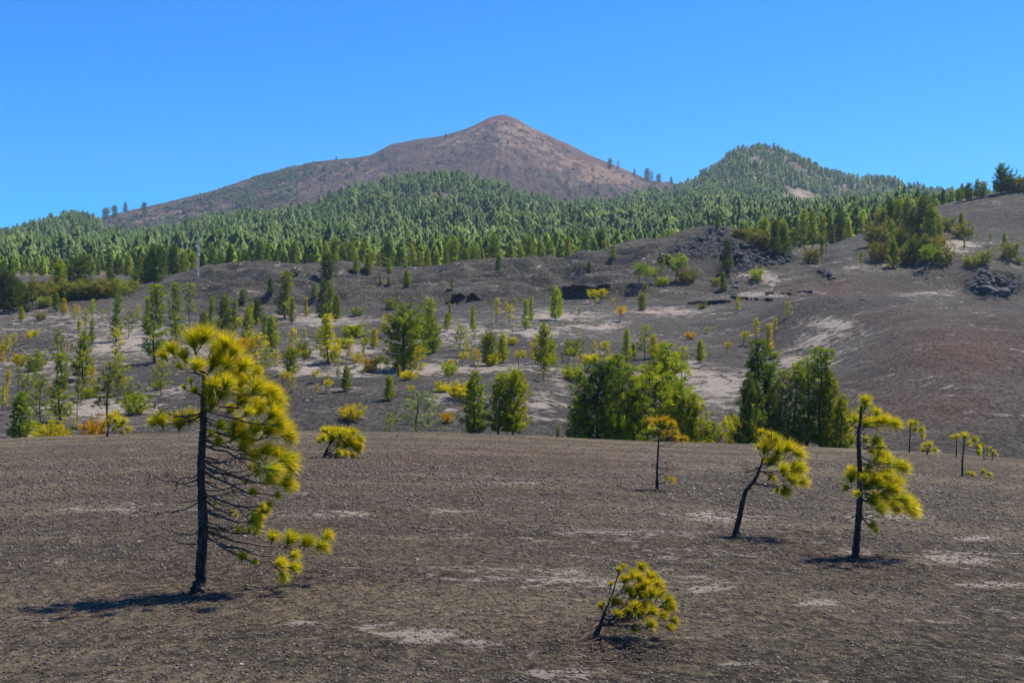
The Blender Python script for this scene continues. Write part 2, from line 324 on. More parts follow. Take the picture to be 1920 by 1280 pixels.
pale = np.maximum(blobs(PALE_V, 85, 400, 1.3), blobs(PALE_F, 4, 60, 1.8))
red = blobs([(1820, 660, 150, 60, .7), (1760, 760, 190, 60, .5), (1560, 540, 100, 18, .5), (1420, 525, 40, 10, .5), (1700, 600, 120, 26, .35)], 85, 400) + blobs([(800, 860, 500, 30, .55), (300, 900, 300, 60, .5), (700, 1000, 500, 120, .3)], 4, 60)
BH = blobs([(1500, 378, 60, 24, 1.0), (1660, 375, 40, 14, .5), (1420, 300, 22, 14, .6)], 900, 1800)   # bare hillside between the trees
pale = np.maximum(pale, BH * 0.65)

def strip(name, i0, i1, mat, label):
    n = i1 - i0 + 1; m = len(COLX)
    V = np.stack([GX[i0:i1 + 1], GY[i0:i1 + 1], GZ[i0:i1 + 1]], -1).reshape(-1, 3)
    a = (np.arange(n - 1)[:, None] * m + np.arange(m - 1)[None, :]).ravel()
    o = mesh_np(name, V, np.stack([a, a + 1, a + m + 1, a + m], 1), 4, [mat], smooth=True, attrs={'pale': pale[i0:i1 + 1], 'red': red[i0:i1 + 1], 'rock': rockm[i0:i1 + 1]})
    return tag(o, label, 'ground', kind='structure')
ia = int(np.searchsorted(ROWD, 62)); ib = int(np.searchsorted(ROWD, 405))
strip('ground', 0, ia, M_FG, 'brown volcanic gravel slope in the foreground')
strip('valley_ground', ia, ib, M_VAL, 'grey ash valley and dunes with pale sand streaks')
strip('forest_hills', ib, len(ROWD) - 1, M_HILL, 'wooded hills below the volcano')
# the sheet goes on behind the viewer
bx = np.array([[-3.2, 0.65, -1.9], [3.2, 0.65, -1.9]])
xs_ = np.linspace(-900, 900, 25); ys_ = np.concatenate([[1.3, 0.9, 0, -5, -20, -60, -200, -600]])
VV = [(x if abs(y) > 6 else x * 0.1, y, -1.75 + min(0, 0) - 0.0 + 0.05 * max(0, -y) ** 0.5 - 0.6 * (y > 1)) for y in ys_ for x in xs_]
a = (np.arange(len(ys_) - 1)[:, None] * 25 + np.arange(24)[None, :]).ravel()
o = mesh_np('rear_ground', VV, np.stack([a, a + 25, a + 26, a + 1], 1), 4, [M_FG], smooth=True, attrs={'pale': np.zeros(len(VV)), 'red': np.zeros(len(VV))})
tag(o, 'gravel slope behind the viewer', 'ground', kind='structure')

# volcano
XV = [0, 100, 175, 240, 300, 400, 480, 540, 590, 640, 690, 740, 780, 830, 870, 905, 920, 940, 960, 1000, 1050, 1100, 1130, 1180, 1220, 1290, 1340, 1450, 1600, 1920]
YV = [455, 432, 411, 395, 382, 357, 331, 314, 304, 299, 292, 271, 263, 255, 243, 227, 220, 217, 221, 242, 265, 289, 303, 323, 338, 346, 365, 400, 430, 450]
VR = []
h1 = np.interp(XV, X3, ROWS[-5][2])
lowY = np.maximum(h1, 400) + 40
yv = np.array(YV, float)
for D, f in ((1340, -0.15), (1600, 0.12), (1850, 0.40), (2050, 0.66), (2220, 0.87), (2330, 0.975), (2400, 1.0), (2500, 0.9), (2800, 0.3), (3400, -0.6)):
    VR.append((D, XV, list(lowY + (yv - lowY) * f)))
VD = np.concatenate([lg(1340, 2450, 260), lg(2450, 3400, 30)[1:]])
VX = np.concatenate([np.linspace(-1800, -100, 30)[:-1], np.linspace(-100, 1900, 560), np.linspace(1900, 3000, 20)[1:]])
VZ = build_grid(VR, VX, VD)
gx = (VX[None, :] - 960) / F * VD[:, None]; gy = np.repeat(VD[:, None], len(VX), 1)
fade = (1 - ss(2250, 2400, gy)) + 0.25
peak = np.array([(940 - 960) / F * 2400, 2400.])
ang = np.arctan2(gx - peak[0], gy - peak[1]); rad = np.hypot(gx - peak[0], gy - peak[1])
VZ += fade * (8 * fbm(gx / 150, gy / 150, 4) - 16 * ss(60, 400, rad) * np.abs(fbm(ang * 14, rad / 700, 4, .6)) + 6.0 * fbm(gx / 30, gy / 30, 4, .65))
vs_ = HY - F * VZ / gy; vx_ = np.repeat(VX[None, :], len(VD), 0)
def vb(lst):
    A = np.zeros_like(VZ)
    for x, y, rx, ry, s in lst: A = np.maximum(A, s * np.exp(-((vx_ - x) / rx) ** 2 - ((vs_ - y) / ry) ** 2))
    return A
vp = 1.45 * vb([(1010, 275, 40, 16, .6), (1065, 308, 40, 14, .65), (1110, 335, 60, 12, .6), (330, 410, 170, 26, .62), (520, 345, 60, 16, .5), (1130, 330, 110, 22, .5), (960, 262, 60, 34, .5), (1040, 300, 50, 30, .42), (700, 330, 120, 30, .25), (850, 285, 20, 4, .5), (665, 318, 16, 4, .6), (880, 260, 50, 26, .35)])
vr = vb([(1000, 246, 26, 7, .9), (1050, 272, 26, 7, .9), (1100, 296, 26, 7, .9), (940, 225, 60, 14, .8), (1120, 310, 130, 20, .5), (900, 300, 200, 60, .2), (1020, 260, 60, 20, .5)])
a = (np.arange(len(VD) - 1)[:, None] * len(VX) + np.arange(len(VX) - 1)[None, :]).ravel(); mV = len(VX)
o = mesh_np('volcano', np.stack([gx, gy, VZ], -1).reshape(-1, 3), np.stack([a, a + 1, a + mV + 1, a + mV], 1), 4, [M_VOLC], smooth=True, attrs={'pale': vp, 'red': vr})
tag(o, 'reddish brown volcanic cone rising above the forest', 'mountain', kind='structure')
def at_v(x, y):
    D = find_row(x, y, 1350, 2395, VZ, VX, VD); j = int(np.argmin(np.abs(VX - x))); z = float(np.interp(D, VD, VZ[:, j])); return Vector(((x - 960) / F * D, D, z))

# thin crusts of ash that overhang the hollows, each a thing of its own
def crust(lx, ly, lw, out_, drop, label):
    d0 = find_row(lx, ly, 235, 360); rg_ = np.random.RandomState(int(lx)); n = 40; V = []
    for k in range(n):
        u = -1 + 2 * k / (n - 1); x = lx + lw * u; j = float(np.interp(x, COLX, np.arange(len(COLX)))); d = d0 + 2.5 * float(fbm(np.array(x / 37.), np.array(lx * .1), 3)) * 1.5
        o_ = out_ * max(0.0, 1 - abs(u) ** 2.2) * (0.25 + 2.2 * abs(float(fbm(np.array(x / 8.), np.array(3.1 + lx), 3))))
        z1 = float(zat(np.array((x - 960) / F * (d + 2.0)), np.array(d + 2.0))); th = 0.22 + 0.12 * rg_.rand()
        for (dd, zz) in ((2.2, z1 - 0.5), (2.0, z1 + 0.03), (0.0, z1 + 0.16), (-o_, z1 - drop * o_ + 0.05), (-o_ - 0.06, z1 - drop * o_ - th * .6), (-o_ * .8, z1 - drop * o_ - th), (2.0, z1 - 0.9)):
            V.append(((x - 960) / F * (d + dd), d + dd, zz))
    Q = [(k * 7 + i, k * 7 + (i + 1) % 7, (k + 1) * 7 + (i + 1) % 7, (k + 1) * 7 + i) for k in range(n - 1) for i in range(7)]
    o = mesh_np('ash_ledge', np.array(V), np.array(Q), 4, [M_VAL], attrs={'pale': np.zeros(len(V)), 'red': np.zeros(len(V)), 'rock': np.zeros(len(V))})
    tag(o, label, 'ledge', 'overhanging ash ledges')
CRUSTS = [(872, 567, 36, 1.0, .12, 'dark hollow under an ash ledge above the broad dark pine'), (1100, 547, 44, .9, .1, 'dark hollow under an ash ledge left of the knoll pines'), (1330, 567, 40, .8, .1, 'long shaded ledge below the small green knoll pine'),
          (1410, 560, 40, 1.1, .1, 'longest black ledge at the dune rim below the knoll'), (1480, 550, 44, .8, .1, 'thin ledge rising toward the ash ridge right of the knoll')]
for c_ in CRUSTS: crust(*c_)

# ------------------------------------------------------------------ tubes and blades
def tube(P, rr, sides=5, rough=0.0, rng=None, cap=True):
    P = np.asarray(P, float); n = len(P); T = np.gradient(P, axis=0); T /= np.linalg.norm(T, axis=1)[:, None] + 1e-9
    ref = np.array([0, 1.0, 0.1]); A = np.cross(T, ref); A /= np.linalg.norm(A, axis=1)[:, None] + 1e-9; B = np.cross(T, A)
    th = np.linspace(0, 2 * np.pi, sides, endpoint=False)
    r = np.asarray(rr, float)[:, None] * np.ones((1, sides))
    if rough and rng is not None: r = r * (1 + rough * (rng.rand(n, sides) - 0.5) * 2)
    V = P[:, None, :] + r[:, :, None] * (np.cos(th)[None, :, None] * A[:, None, :] + np.sin(th)[None, :, None] * B[:, None, :])
    V = V.reshape(-1, 3); i = np.arange(n - 1)[:, None] * sides; k = np.arange(sides)[None, :]; k2 = (k + 1) % sides
    Q = np.stack([i + k, i + k2, i + sides + k2, i + sides + k], -1).reshape(-1, 4)
    return V, Q
class Acc:
    def __init__(s): s.V = []; s.Q = []; s.n = 0
    def add(s, V, Q): s.V.append(V); s.Q.append(Q + s.n); s.n += len(V)
    def build(s, name, mat, parent, smooth=True):
        if not s.V: return None
        return mesh_np(name, np.concatenate(s.V), np.concatenate(s.Q), 4, [mat], parent, smooth)
def unit(v): return v / (np.linalg.norm(v, axis=-1, keepdims=True) + 1e-9)
class Blades:
    """needles: thin bent blades, two segments each"""
    def __init__(s): s.V = []; s.t = []; s.v = []
    def add(s, P, dirs, L, w, val, rng, droop=0.15, one=False):
        n = len(P); side = unit(np.cross(dirs, unit(rng.randn(n, 3)))) * np.asarray(w).reshape(-1, 1) * 0.5
        L = np.asarray(L).reshape(-1, 1); m = P + dirs * L * 0.55; e = P + dirs * L - np.array([0, 0, 1.0]) * L * droop
        s.V.append(np.stack([P - side * 0.6, P + side * 0.6, m + side, m - side, e], 1).reshape(-1, 3))
        s.t.append(np.tile([0, 0, 0.5, 0.5, 1.0], n)); s.v.append(np.repeat(np.broadcast_to(val, (n,)), 5))
    def build(s, name, mat, parent, color):
        V = np.concatenate(s.V); n = len(V) // 5; b = np.arange(n)[:, None] * 5
        o = mesh_np(name, V, [b + np.array([[0, 1, 2, 3]]), b + np.array([[3, 2, 4]])], 4, [mat], parent, False, attrs={'t': np.concatenate(s.t), 'v': np.concatenate(s.v)})
        o.color = tuple(color) + (1,); return o

COL = {'lime': (0.70, 0.60, 0.012), 'dark': (0.10, 0.15, 0.028), 'green': (0.26, 0.30, 0.024), 'yg': (0.36, 0.37, 0.016), 'yel': (0.58, 0.46, 0.012), 'ora': (0.66, 0.38, 0.012), 'olive': (0.27, 0.27, 0.06), 'pale': (0.26, 0.31, 0.12), 'scrub': (0.20, 0.17, 0.035)}

# ------------------------------------------------------------------ pines of the valley and forest (unit: 1 = tree height)
def crown_profile(kind, u):
    if kind == 'conical': return 0.25 * (1 - u) ** 0.85 * (0.55 + 0.45 * min(1, u * 6)) + 0.02
    if kind == 'column': return 0.115 * (1 - u) ** 0.4 * (0.75 + 0.25 * math.sin(u * 9)) + 0.02
    if kind == 'dense': return 0.36 * math.sin(math.pi * (0.20 + 0.76 * u)) ** 0.9
    if kind == 'sparse': return 0.25 * (1 - u) ** 0.5 + 0.03
    if kind == 'umbrella': return 0.40 * math.sin(math.pi * (0.12 + 0.85 * u))
    if kind == 'thin': return 0.14 * (1 - u) ** 0.5 + 0.02
    if kind == 'bush': return 0.75 * math.sin(math.pi * (0.25 + 0.70 * u)) ** 0.6
    return 0.2
KIND = {  # crown base, whorls, branches, skip chance, puff radius, lean
    'conical': (0.10, 24, 7, 0.16, 0.046, 0.02), 'column': (0.10, 30, 6, 0.2, 0.034, 0.02), 'dense': (0.08, 18, 9, 0.15, 0.056, 0.03), 'sparse': (0.25, 15, 5, 0.30, 0.050, 0.04),
    'umbrella': (0.42, 7, 6, 0.25, 0.085, 0.15), 'thin': (0.30, 18, 4, 0.3, 0.042, 0.05), 'bush': (0.06, 6, 10, 0.1, 0.13, 0.05)}
def make_pine(kind, seed, nb=22):
    rng = np.random.RandomState(seed); cb, nw, br, skip, pr, lean = KIND[kind]
    t = empty('pine_tree' if kind != 'bush' else 'pine_shrub'); wood = Acc(); bl = Blades()
    ph = rng.rand() * 6
    def axis(z): return np.array([lean * z * z + 0.008 * math.sin(z * 9 + ph), 0.010 * math.sin(z * 7 + ph * 2), z])
    top = 1.0 if kind != 'bush' else 0.75
    tr = {'dense': 0.026, 'bush': 0.03, 'conical': 0.017, 'umbrella': 0.022}.get(kind, 0.014)
    zz = np.linspace(-0.03, top * 0.97, 12); P = np.array([axis(z) for z in zz]); wood.add(*tube(P, tr * (1 - zz / top * 0.88), 6, 0.12, rng))
    def puff(c, r, dirn, val):
        n = int(nb * (1.0 + 0.4 * rng.rand()))
        d = unit(unit(rng.randn(n, 3)) * 0.95 + dirn * 0.75 + np.array([0, 0, 0.25])); P0 = c + rng.randn(n, 3) * r * 0.22
        bl.add(P0, d, r * (0.75 + 0.5 * rng.rand(n)), r * 0.135, val, rng, 0.05)
    for w in range(nw):
        u = (w + 0.4 * rng.rand()) / nw; z = cb + (top - cb) * u; prof = crown_profile(kind, u); a0 = rng.rand() * 6.28
        for k in range(br):
            if rng.rand() < skip: continue
            a = a0 + k * 6.283 / br + rng.randn() * 0.25
            L = prof * (0.45 + 0.75 * rng.rand()) * (1 + 0.22 * math.cos(a)); L = max(L, 0.012)
            rise = (0.25 + 0.5 * u) * L * (0.6 + 0.8 * rng.rand()) if kind != 'umbrella' else 0.3 * L
            if kind in ('conical', 'sparse', 'dense') and u < 0.35: rise -= 0.2 * L
            p0 = axis(z); dirh = np.array([math.cos(a), math.sin(a), 0]); p1 = p0 + dirh * L + np.array([0, 0, rise])
            mid = (p0 + p1) / 2 - np.array([0, 0, 0.10 * L])
            if L > 0.03: wood.add(*tube([p0, mid, p1], [tr * 0.28, tr * 0.2, tr * 0.1], 3))
            npf = max(1, int(round(L / (pr * (1.05 if kind != 'sparse' else 1.4))))); val = rng.rand()
            for q in range(npf):
                s = 1 - q * (0.8 / max(npf, 1)) ; r = pr * (0.75 + 0.5 * rng.rand()) * (1.0 if q == 0 else 0.85)
                c = p0 * (1 - s) ** 1 + p1 * s + (mid - (p0 + p1) / 2) * 4 * s * (1 - s)
                if kind in ('sparse', 'thin') and q > 2: continue
                puff(c + rng.randn(3) * pr * 0.25, r * (0.75 if u > 0.85 else 1), unit(dirh * 0.7 + np.array([0, 0, 0.6])), np.clip(val + 0.2 * rng.randn(), 0, 1))
    for q in range(3): puff(axis(top * (0.93 + 0.03 * q)), pr * 0.6, np.array([0, 0, 1.0]), rng.rand())
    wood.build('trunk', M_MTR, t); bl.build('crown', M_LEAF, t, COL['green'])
    return t
PROTO = {}; USED = set()
SEEDS = {'conical': 5, 'column': 4, 'dense': 4, 'sparse': 4, 'umbrella': 3, 'thin': 3, 'bush': 4}
for k, n in SEEDS.items(): PROTO[k] = [make_pine(k, 100 * i + sum(map(ord, k)) % 97) for i in range(n)]
rnd = random.Random(5)
def plant(kind, loc, H, colour, rz=None, var=None, wide=1.0):
    var = rnd.randrange(len(PROTO[kind])) if var is None else var
    src = PROTO[kind][var]; key = (kind, var)
    if key in USED:
        r = src.copy(); C.objects.link(r)
        for ch in src.children:
            c = ch.copy(); C.objects.link(c); c.parent = r
    else: r = src; USED.add(key)
    r.location = loc; r.rotation_euler = (rnd.uniform(-.03, .03), rnd.uniform(-.03, .03), rnd.uniform(-0.9, 0.9) if rz is None else rz); r.scale = (H * wide, H * wide, H)
    cc = COL[colour]; j = rnd.uniform(0.85, 1.18); g = rnd.uniform(0.93, 1.07)
    for ch in r.children: ch.color = (cc[0] * j, cc[1] * j * g, cc[2] * j, 1)
    return r

#TREES_BEGIN
# (x, y of the foot, height) in photo pixels, kind, colour
T = []
def A(s, zone):
    for ln in s.strip().split(';'):
        p = ln.split()
        if p: T.append((float(p[0]), float(p[1]), float(p[2]), p[3], p[4], zone, float(p[5]) if len(p) > 5 else 1.0))
A("""8 585 78 dense dark;24 586 72 conical dark;38 580 55 conical dark;50 590 46 column dark;2 560 70 conical dark""", 'in the dark left edge grove')
A("""60 577 60 thin olive;110 548 60 conical green 1.3;146 542 62 dense dark .9;133 548 50 conical dark;205 550 46 conical dark 1.2;262 522 42 conical green;290 532 72 dense dark .8;275 530 50 conical dark""", 'in the shrub belt at left')
A("""105 583 36 conical green;120 590 32 conical yel;40 602 28 conical yg;140 604 32 sparse yel;173 592 32 sparse yg;160 624 46 thin yel;172 648 52 column green;216 640 88 column green;241 634 52 sparse olive;257 605 34 thin yel;192 605 26 thin yel;149 625 26 sparse yel;147 632 32 thin olive""", 'on the far left open sand')
A("""10 672 44 sparse yel;26 657 34 thin yel;52 645 22 umbrella yel;2 668 22 umbrella yel;12 742 48 thin yel;5 770 44 sparse yel;35 735 50 thin olive""", 'on the left edge grey slope')
A("""37 828 95 conical green 1.15;75 802 98 sparse green;66 722 68 thin yg;112 792 132 column yg 1.25;108 700 84 thin olive;145 787 80 thin olive;155 712 92 conical yg;169 732 44 sparse yel;200 800 122 thin olive 1.5;221 738 76 sparse yg;217 690 74 thin yel;241 777 60 thin olive;302 740 64 sparse yg;286 713 27 thin yel;50 760 60 sparse yg""", 'in the hollow left of the big pine')
A("""288 680 150 column green 1.25;275 625 70 column yg;330 638 110 column green;354 608 78 thin olive;395 620 64 column green;420 624 74 conical green;440 624 64 column olive;462 652 78 column yg 1.2;480 607 50 conical dark;470 620 55 column green;408 650 50 column olive;382 640 60 conical olive;318 600 40 thin olive;430 655 50 thin olive""", 'behind the big pine top')
A("""495 642 54 column green;508 657 66 conical yg 1.1;480 684 60 sparse yel 1.3;545 702 50 dense yg;515 694 38 sparse yel;548 660 46 sparse yel;570 680 42 thin olive;497 700 52 sparse yg;546 735 34 sparse yel;530 725 30 umbrella yel;590 718 24 umbrella yel;593 747 28 thin yel;612 737 26 umbrella yel""", 'just right of the big pine')
A("""533 598 90 column green 1.5;547 608 50 column olive;574 594 38 column yel;604 604 82 column dark 1.2;618 592 66 column green 1.2;630 602 50 conical green;589 557 30 conical green;507 552 32 conical dark;455 567 26 dense pale;614 680 92 column yel 1.4;600 668 56 sparse yg;610 630 60 column green;628 690 40 sparse yg""", 'in the tall rows below dune crest')
A("""635 667 34 sparse yel;655 672 30 sparse yel;665 690 26 umbrella yel;660 634 24 umbrella yg;700 654 40 conical yel;682 660 27 umbrella yg;720 632 42 sparse yel;648 733 50 conical green;632 724 38 thin olive;613 716 14 umbrella yel;674 685 26 sparse yel;725 699 26 sparse yel;747 707 24 conical yel;680 710 18 thin yg""", 'left of the broad dark pine')
A("""757 692 118 dense green 1.0;802 655 96 column yg 1.3;810 662 62 dense green .8;782 703 54 sparse yel;838 620 36 conical yg;842 603 36 column green;886 622 50 column yg;890 640 28 thin yg;863 670 60 sparse yg;842 692 18 umbrella yel;866 685 26 umbrella yel;888 684 32 sparse yel;876 668 30 thin yel;729 750 48 conical green;820 735 22 umbrella yel;768 742 20 umbrella yel""", 'around the broad dark pine')
A("""915 684 60 dense green .85;941 680 54 conical yg;1019 690 86 conical yg;1003 684 56 sparse yel;1034 686 50 conical yg;1020 716 46 thin yg 1.4;972 686 30 umbrella yel;930 608 50 thin yel;955 606 36 sparse yel;947 594 30 thin yel;966 584 26 thin yel;985 618 58 column yg 1.2;995 604 48 column yg;1041 600 66 conical yg .9;1048 596 50 column yg;1107 570 28 umbrella yel;1117 580 36 thin yel;1127 567 26 umbrella yel;1149 572 11 umbrella yel;1163 602 28 umbrella ora;1070 590 9 thin yel""", 'on flats below dune ledges')
A("""1204 582 32 dense olive .9;1210 562 34 thin olive;1197 534 42 umbrella green;1212 533 34 umbrella yg;1228 533 44 thin olive;1241 534 58 thin olive;1267 530 54 umbrella green;1104 510 20 conical dark;1113 668 30 sparse yel;1131 667 27 umbrella yel;1140 674 22 sparse yel;1156 560 16 thin yel""", 'at the rocky knoll foot')
A("""1174 680 64 column yg 1.3;1209 674 66 sparse yg;1225 672 46 conical yel;1243 690 50 sparse yg;1277 713 64 thin yg 1.3;1268 700 44 thin yg;1286 696 30 thin olive;1312 680 44 conical yg 1.1;1188 672 30 conical yg""", 'on the pale terrace')
A("""1383 588 30 sparse yel;1477 596 32 sparse yel;1418 645 50 thin yel;1441 662 56 column yel 1.2;1453 634 38 thin yel;1461 620 28 thin olive;1394 647 26 umbrella yel;1362 663 22 umbrella yel;1406 660 26 thin yg""", 'above the right hand grove')
A("""1362 512 66 column dark 1.5;1355 543 34 conical green;1453 479 68 column dark 1.5;1470 480 62 conical dark 1.0;1540 479 34 column dark;1549 479 24 thin olive;1614 505 36 thin green;1150 486 28 conical yg;934 506 30 conical dark;1345 432 24 conical dark""", 'on the dunes and knoll crest')
A("""1674 502 54 conical green;1667 510 30 thin yg;1735 505 46 umbrella green;1656 448 58 conical olive;1668 438 66 conical dark;1684 440 66 conical green;1700 448 78 conical olive;1713 456 66 dense dark .6;1728 460 92 column dark 1.7;1744 466 84 conical green;1757 458 56 conical olive;1690 478 46 dense dark;1660 476 44 dense olive .8;1712 494 44 dense dark;1737 490 50 dense olive .8;1672 462 48 conical green;1722 434 58 conical olive""", 'in the thick right hill grove')
A("""1803 432 34 conical green;1834 458 18 thin yg;1856 462 26 thin yg;1883 458 22 conical green;1808 468 22 column green;1823 445 20 thin yg""", 'right of the thick hill grove')
A("""614 524 50 dense dark .9;763 538 35 conical green 1.15;713 533 16 conical green;729 534 18 conical green;848 542 24 column green;690 512 38 conical green;668 514 36 conical green;730 512 28 conical yg""", 'on dark dunes below forest edge')
rsap = random.Random(77)
BAND = [(0, 150, 'at the left edge'), (150, 320, 'left of the big pine'), (430, 560, 'beside the big pine'), (560, 680, 'near the golden pine'), (680, 830, 'near the broad dark pine'), (830, 960, 'left of centre flats'),
        (960, 1110, 'on the centre flats'), (1110, 1330, 'on the right pale terrace')]
for x0, x1, nm in BAND:
    k = 0; cc_ = [(rsap.uniform(x0, x1), rsap.uniform(600, 720 if x0 > 300 else 780)) for _ in range(3)]
    while k < 11:
        q_ = rsap.choice(cc_); x = min(x1, max(x0, rsap.gauss(q_[0], 26))); y = min(740 if x > 300 else 800, max(588, rsap.gauss(q_[1], 14)))
        if any(abs(t[0] - x) < 6 and abs(t[1] - y) < 6 for t in T): continue
        T.append((x, y, rsap.uniform(10, 30) * (0.75 + (y - 590) / 400), rsap.choice(['thin', 'sparse', 'umbrella', 'sparse', 'bush']), rsap.choice(['yel', 'yel', 'yg', 'yg', 'olive', 'ora']), 'of the scattered saplings ' + nm, 1.0)); k += 1
ORD = ['first', 'second', 'third', 'fourth', 'fifth', 'sixth', 'seventh', 'eighth', 'ninth', 'tenth', 'eleventh', 'twelfth', 'thirteenth', 'fourteenth', 'fifteenth', 'sixteenth', 'seventeenth', 'eighteenth', 'nineteenth', 'twentieth', 'twenty-first', 'twenty-second']
CN = {'dark': 'dark green', 'green': 'green', 'yg': 'yellow green', 'yel': 'golden yellow', 'ora': 'orange', 'olive': 'olive', 'pale': 'pale green', 'scrub': 'brownish'}
KN = {'conical': 'cone shaped', 'column': 'narrow', 'dense': 'bushy', 'sparse': 'open', 'umbrella': 'flat topped', 'thin': 'thin', 'bush': 'low'}
zones = {}
for r in T: zones.setdefault(r[5], []).append(r)
for z, L in zones.items():
    L.sort()
    for i, (x, y, h, kind, colr, _, wd) in enumerate(L):
        p = at(x, y, 85, 398); H = h / F * p.y
        o = plant(kind, p - Vector((0, 0, 0.02 * H)), H, colr, wide=wd)
        young = (h < 33 and kind in ('umbrella', 'thin', 'sparse')) or 'saplings' in z
        tag(o, '%s %s pine, %s from left %s' % (KN[kind], CN[colr].split()[-1] if 'saplings' in z else CN[colr], ORD[i], z), 'young pine' if young else 'pine tree', 'pines ' + z)
        if young: o.name = 'pine_sapling'
# pines whose feet are hidden behind the near gravel crest
CR = [(888, 60, 128, 'conical', 'green', 1.0, 'tall cone shaped green pine, left one of the pair behind the gravel crest'),
      (935, 70, 126, 'conical', 'yg', 1.0, 'yellow green pine, middle of the trio standing just behind the gravel crest'),
      (962, 60, 132, 'dense', 'yg', .7, 'bushy yellow green pine, right one of the trio behind the gravel crest'),
      (781, 40, 88, 'sparse', 'pale', 1.7, 'open pale green pine with wide arms peeking over the gravel crest'),
      (729, 8, 46, 'sparse', 'yg', 1.0, 'small yellow green pine beside the open pale pine at the crest'),
      (1118, 30, 150, 'dense', 'dark', 1.0, 'broad rounded dark green pine at the left of the big grove behind crest'),
      (1086, 20, 84, 'dense', 'green', .9, 'low pine with outstretched arms at the far left of the big grove'),
      (1160, 60, 166, 'conical', 'green', 1.0, 'green pine inside the big grove, beside the broad dark pine'),
      (1147, 20, 70, 'bush', 'yg', .6, 'yellow green shrubby pine low in front of the big grove'),
      (1190, 40, 130, 'conical', 'yg', 1.1, 'yellow green pine in the middle of the big grove'),
      (1212, 20, 150, 'sparse', 'yg', 1.2, 'open yellow green pine just left of the tallest one in the big grove'),
      (1240, 40, 190, 'conical', 'yg', 1.35, 'tallest yellow green cone shaped pine of the big grove behind the crest'),
      (1272, 60, 120, 'conical', 'green', 1.2, 'green pine right of the tallest one in the big grove'),
      (1298, 30, 100, 'conical', 'yg', 1.3, 'low spreading yellow green pine at the right of the big grove'),
      (1330, 40, 50, 'dense', 'green', 1.1, 'small green pine at the right end of the big grove'),
      (1423, 60, 206, 'conical', 'dark', .9, 'tallest dark pine at the left of the right hand grove'),
      (1402, 20, 140, 'conical', 'dark', .9, 'dark green cone low in the right hand grove, leftmost'),
      (1440, 60, 165, 'column', 'pale', 1.2, 'greyish green narrow pine right of the tallest dark pine'),
      (1462, 30, 150, 'column', 'olive', 1.2, 'olive pine in the middle of the right hand grove'),
      (1487, 60, 165, 'column', 'green', 1.2, 'narrow green pine with bare lower trunk in the right hand grove'),
      (1514, 60, 176, 'column', 'green', 1.5, 'green pine with rounded top in the right hand grove'),
      (1538, 60, 198, 'column', 'green', 1.3, 'slender tall pine near the right end of the right hand grove'),
      (1556, 60, 150, 'conical', 'yg', .85, 'yellow green pine with sloping side closing the right hand grove'),
      (1576, 30, 112, 'conical', 'yg', .9, 'low yellow green pine at the right end of the grove'),
      (1385, 52, 62, 'bush', 'yel', .8, 'golden shrubby pine at the foot of the right hand grove'),
      (1045, 20, 32, 'column', 'pale', 1.5, 'small bluish green pine left of the big grove')]
for x, low, h, kind, colr, wd, lab in CR:
    D = 103 + low * 0.04 + rnd.uniform(-3, 3); p = at_D(x, D); crest = float(np.interp(x, XC, CREST))
    yb = HY - F * p.z / D; top = crest - (h - 10 if h > 60 else h)
    H = (yb - (crest + 12 - h)) / F * D
    tag(plant(kind, p, H, colr, wide=wd * min(1.0, h / (yb - (crest + 12 - h)) + .05)), lab, 'pine tree', 'pines rising from behind the gravel crest')
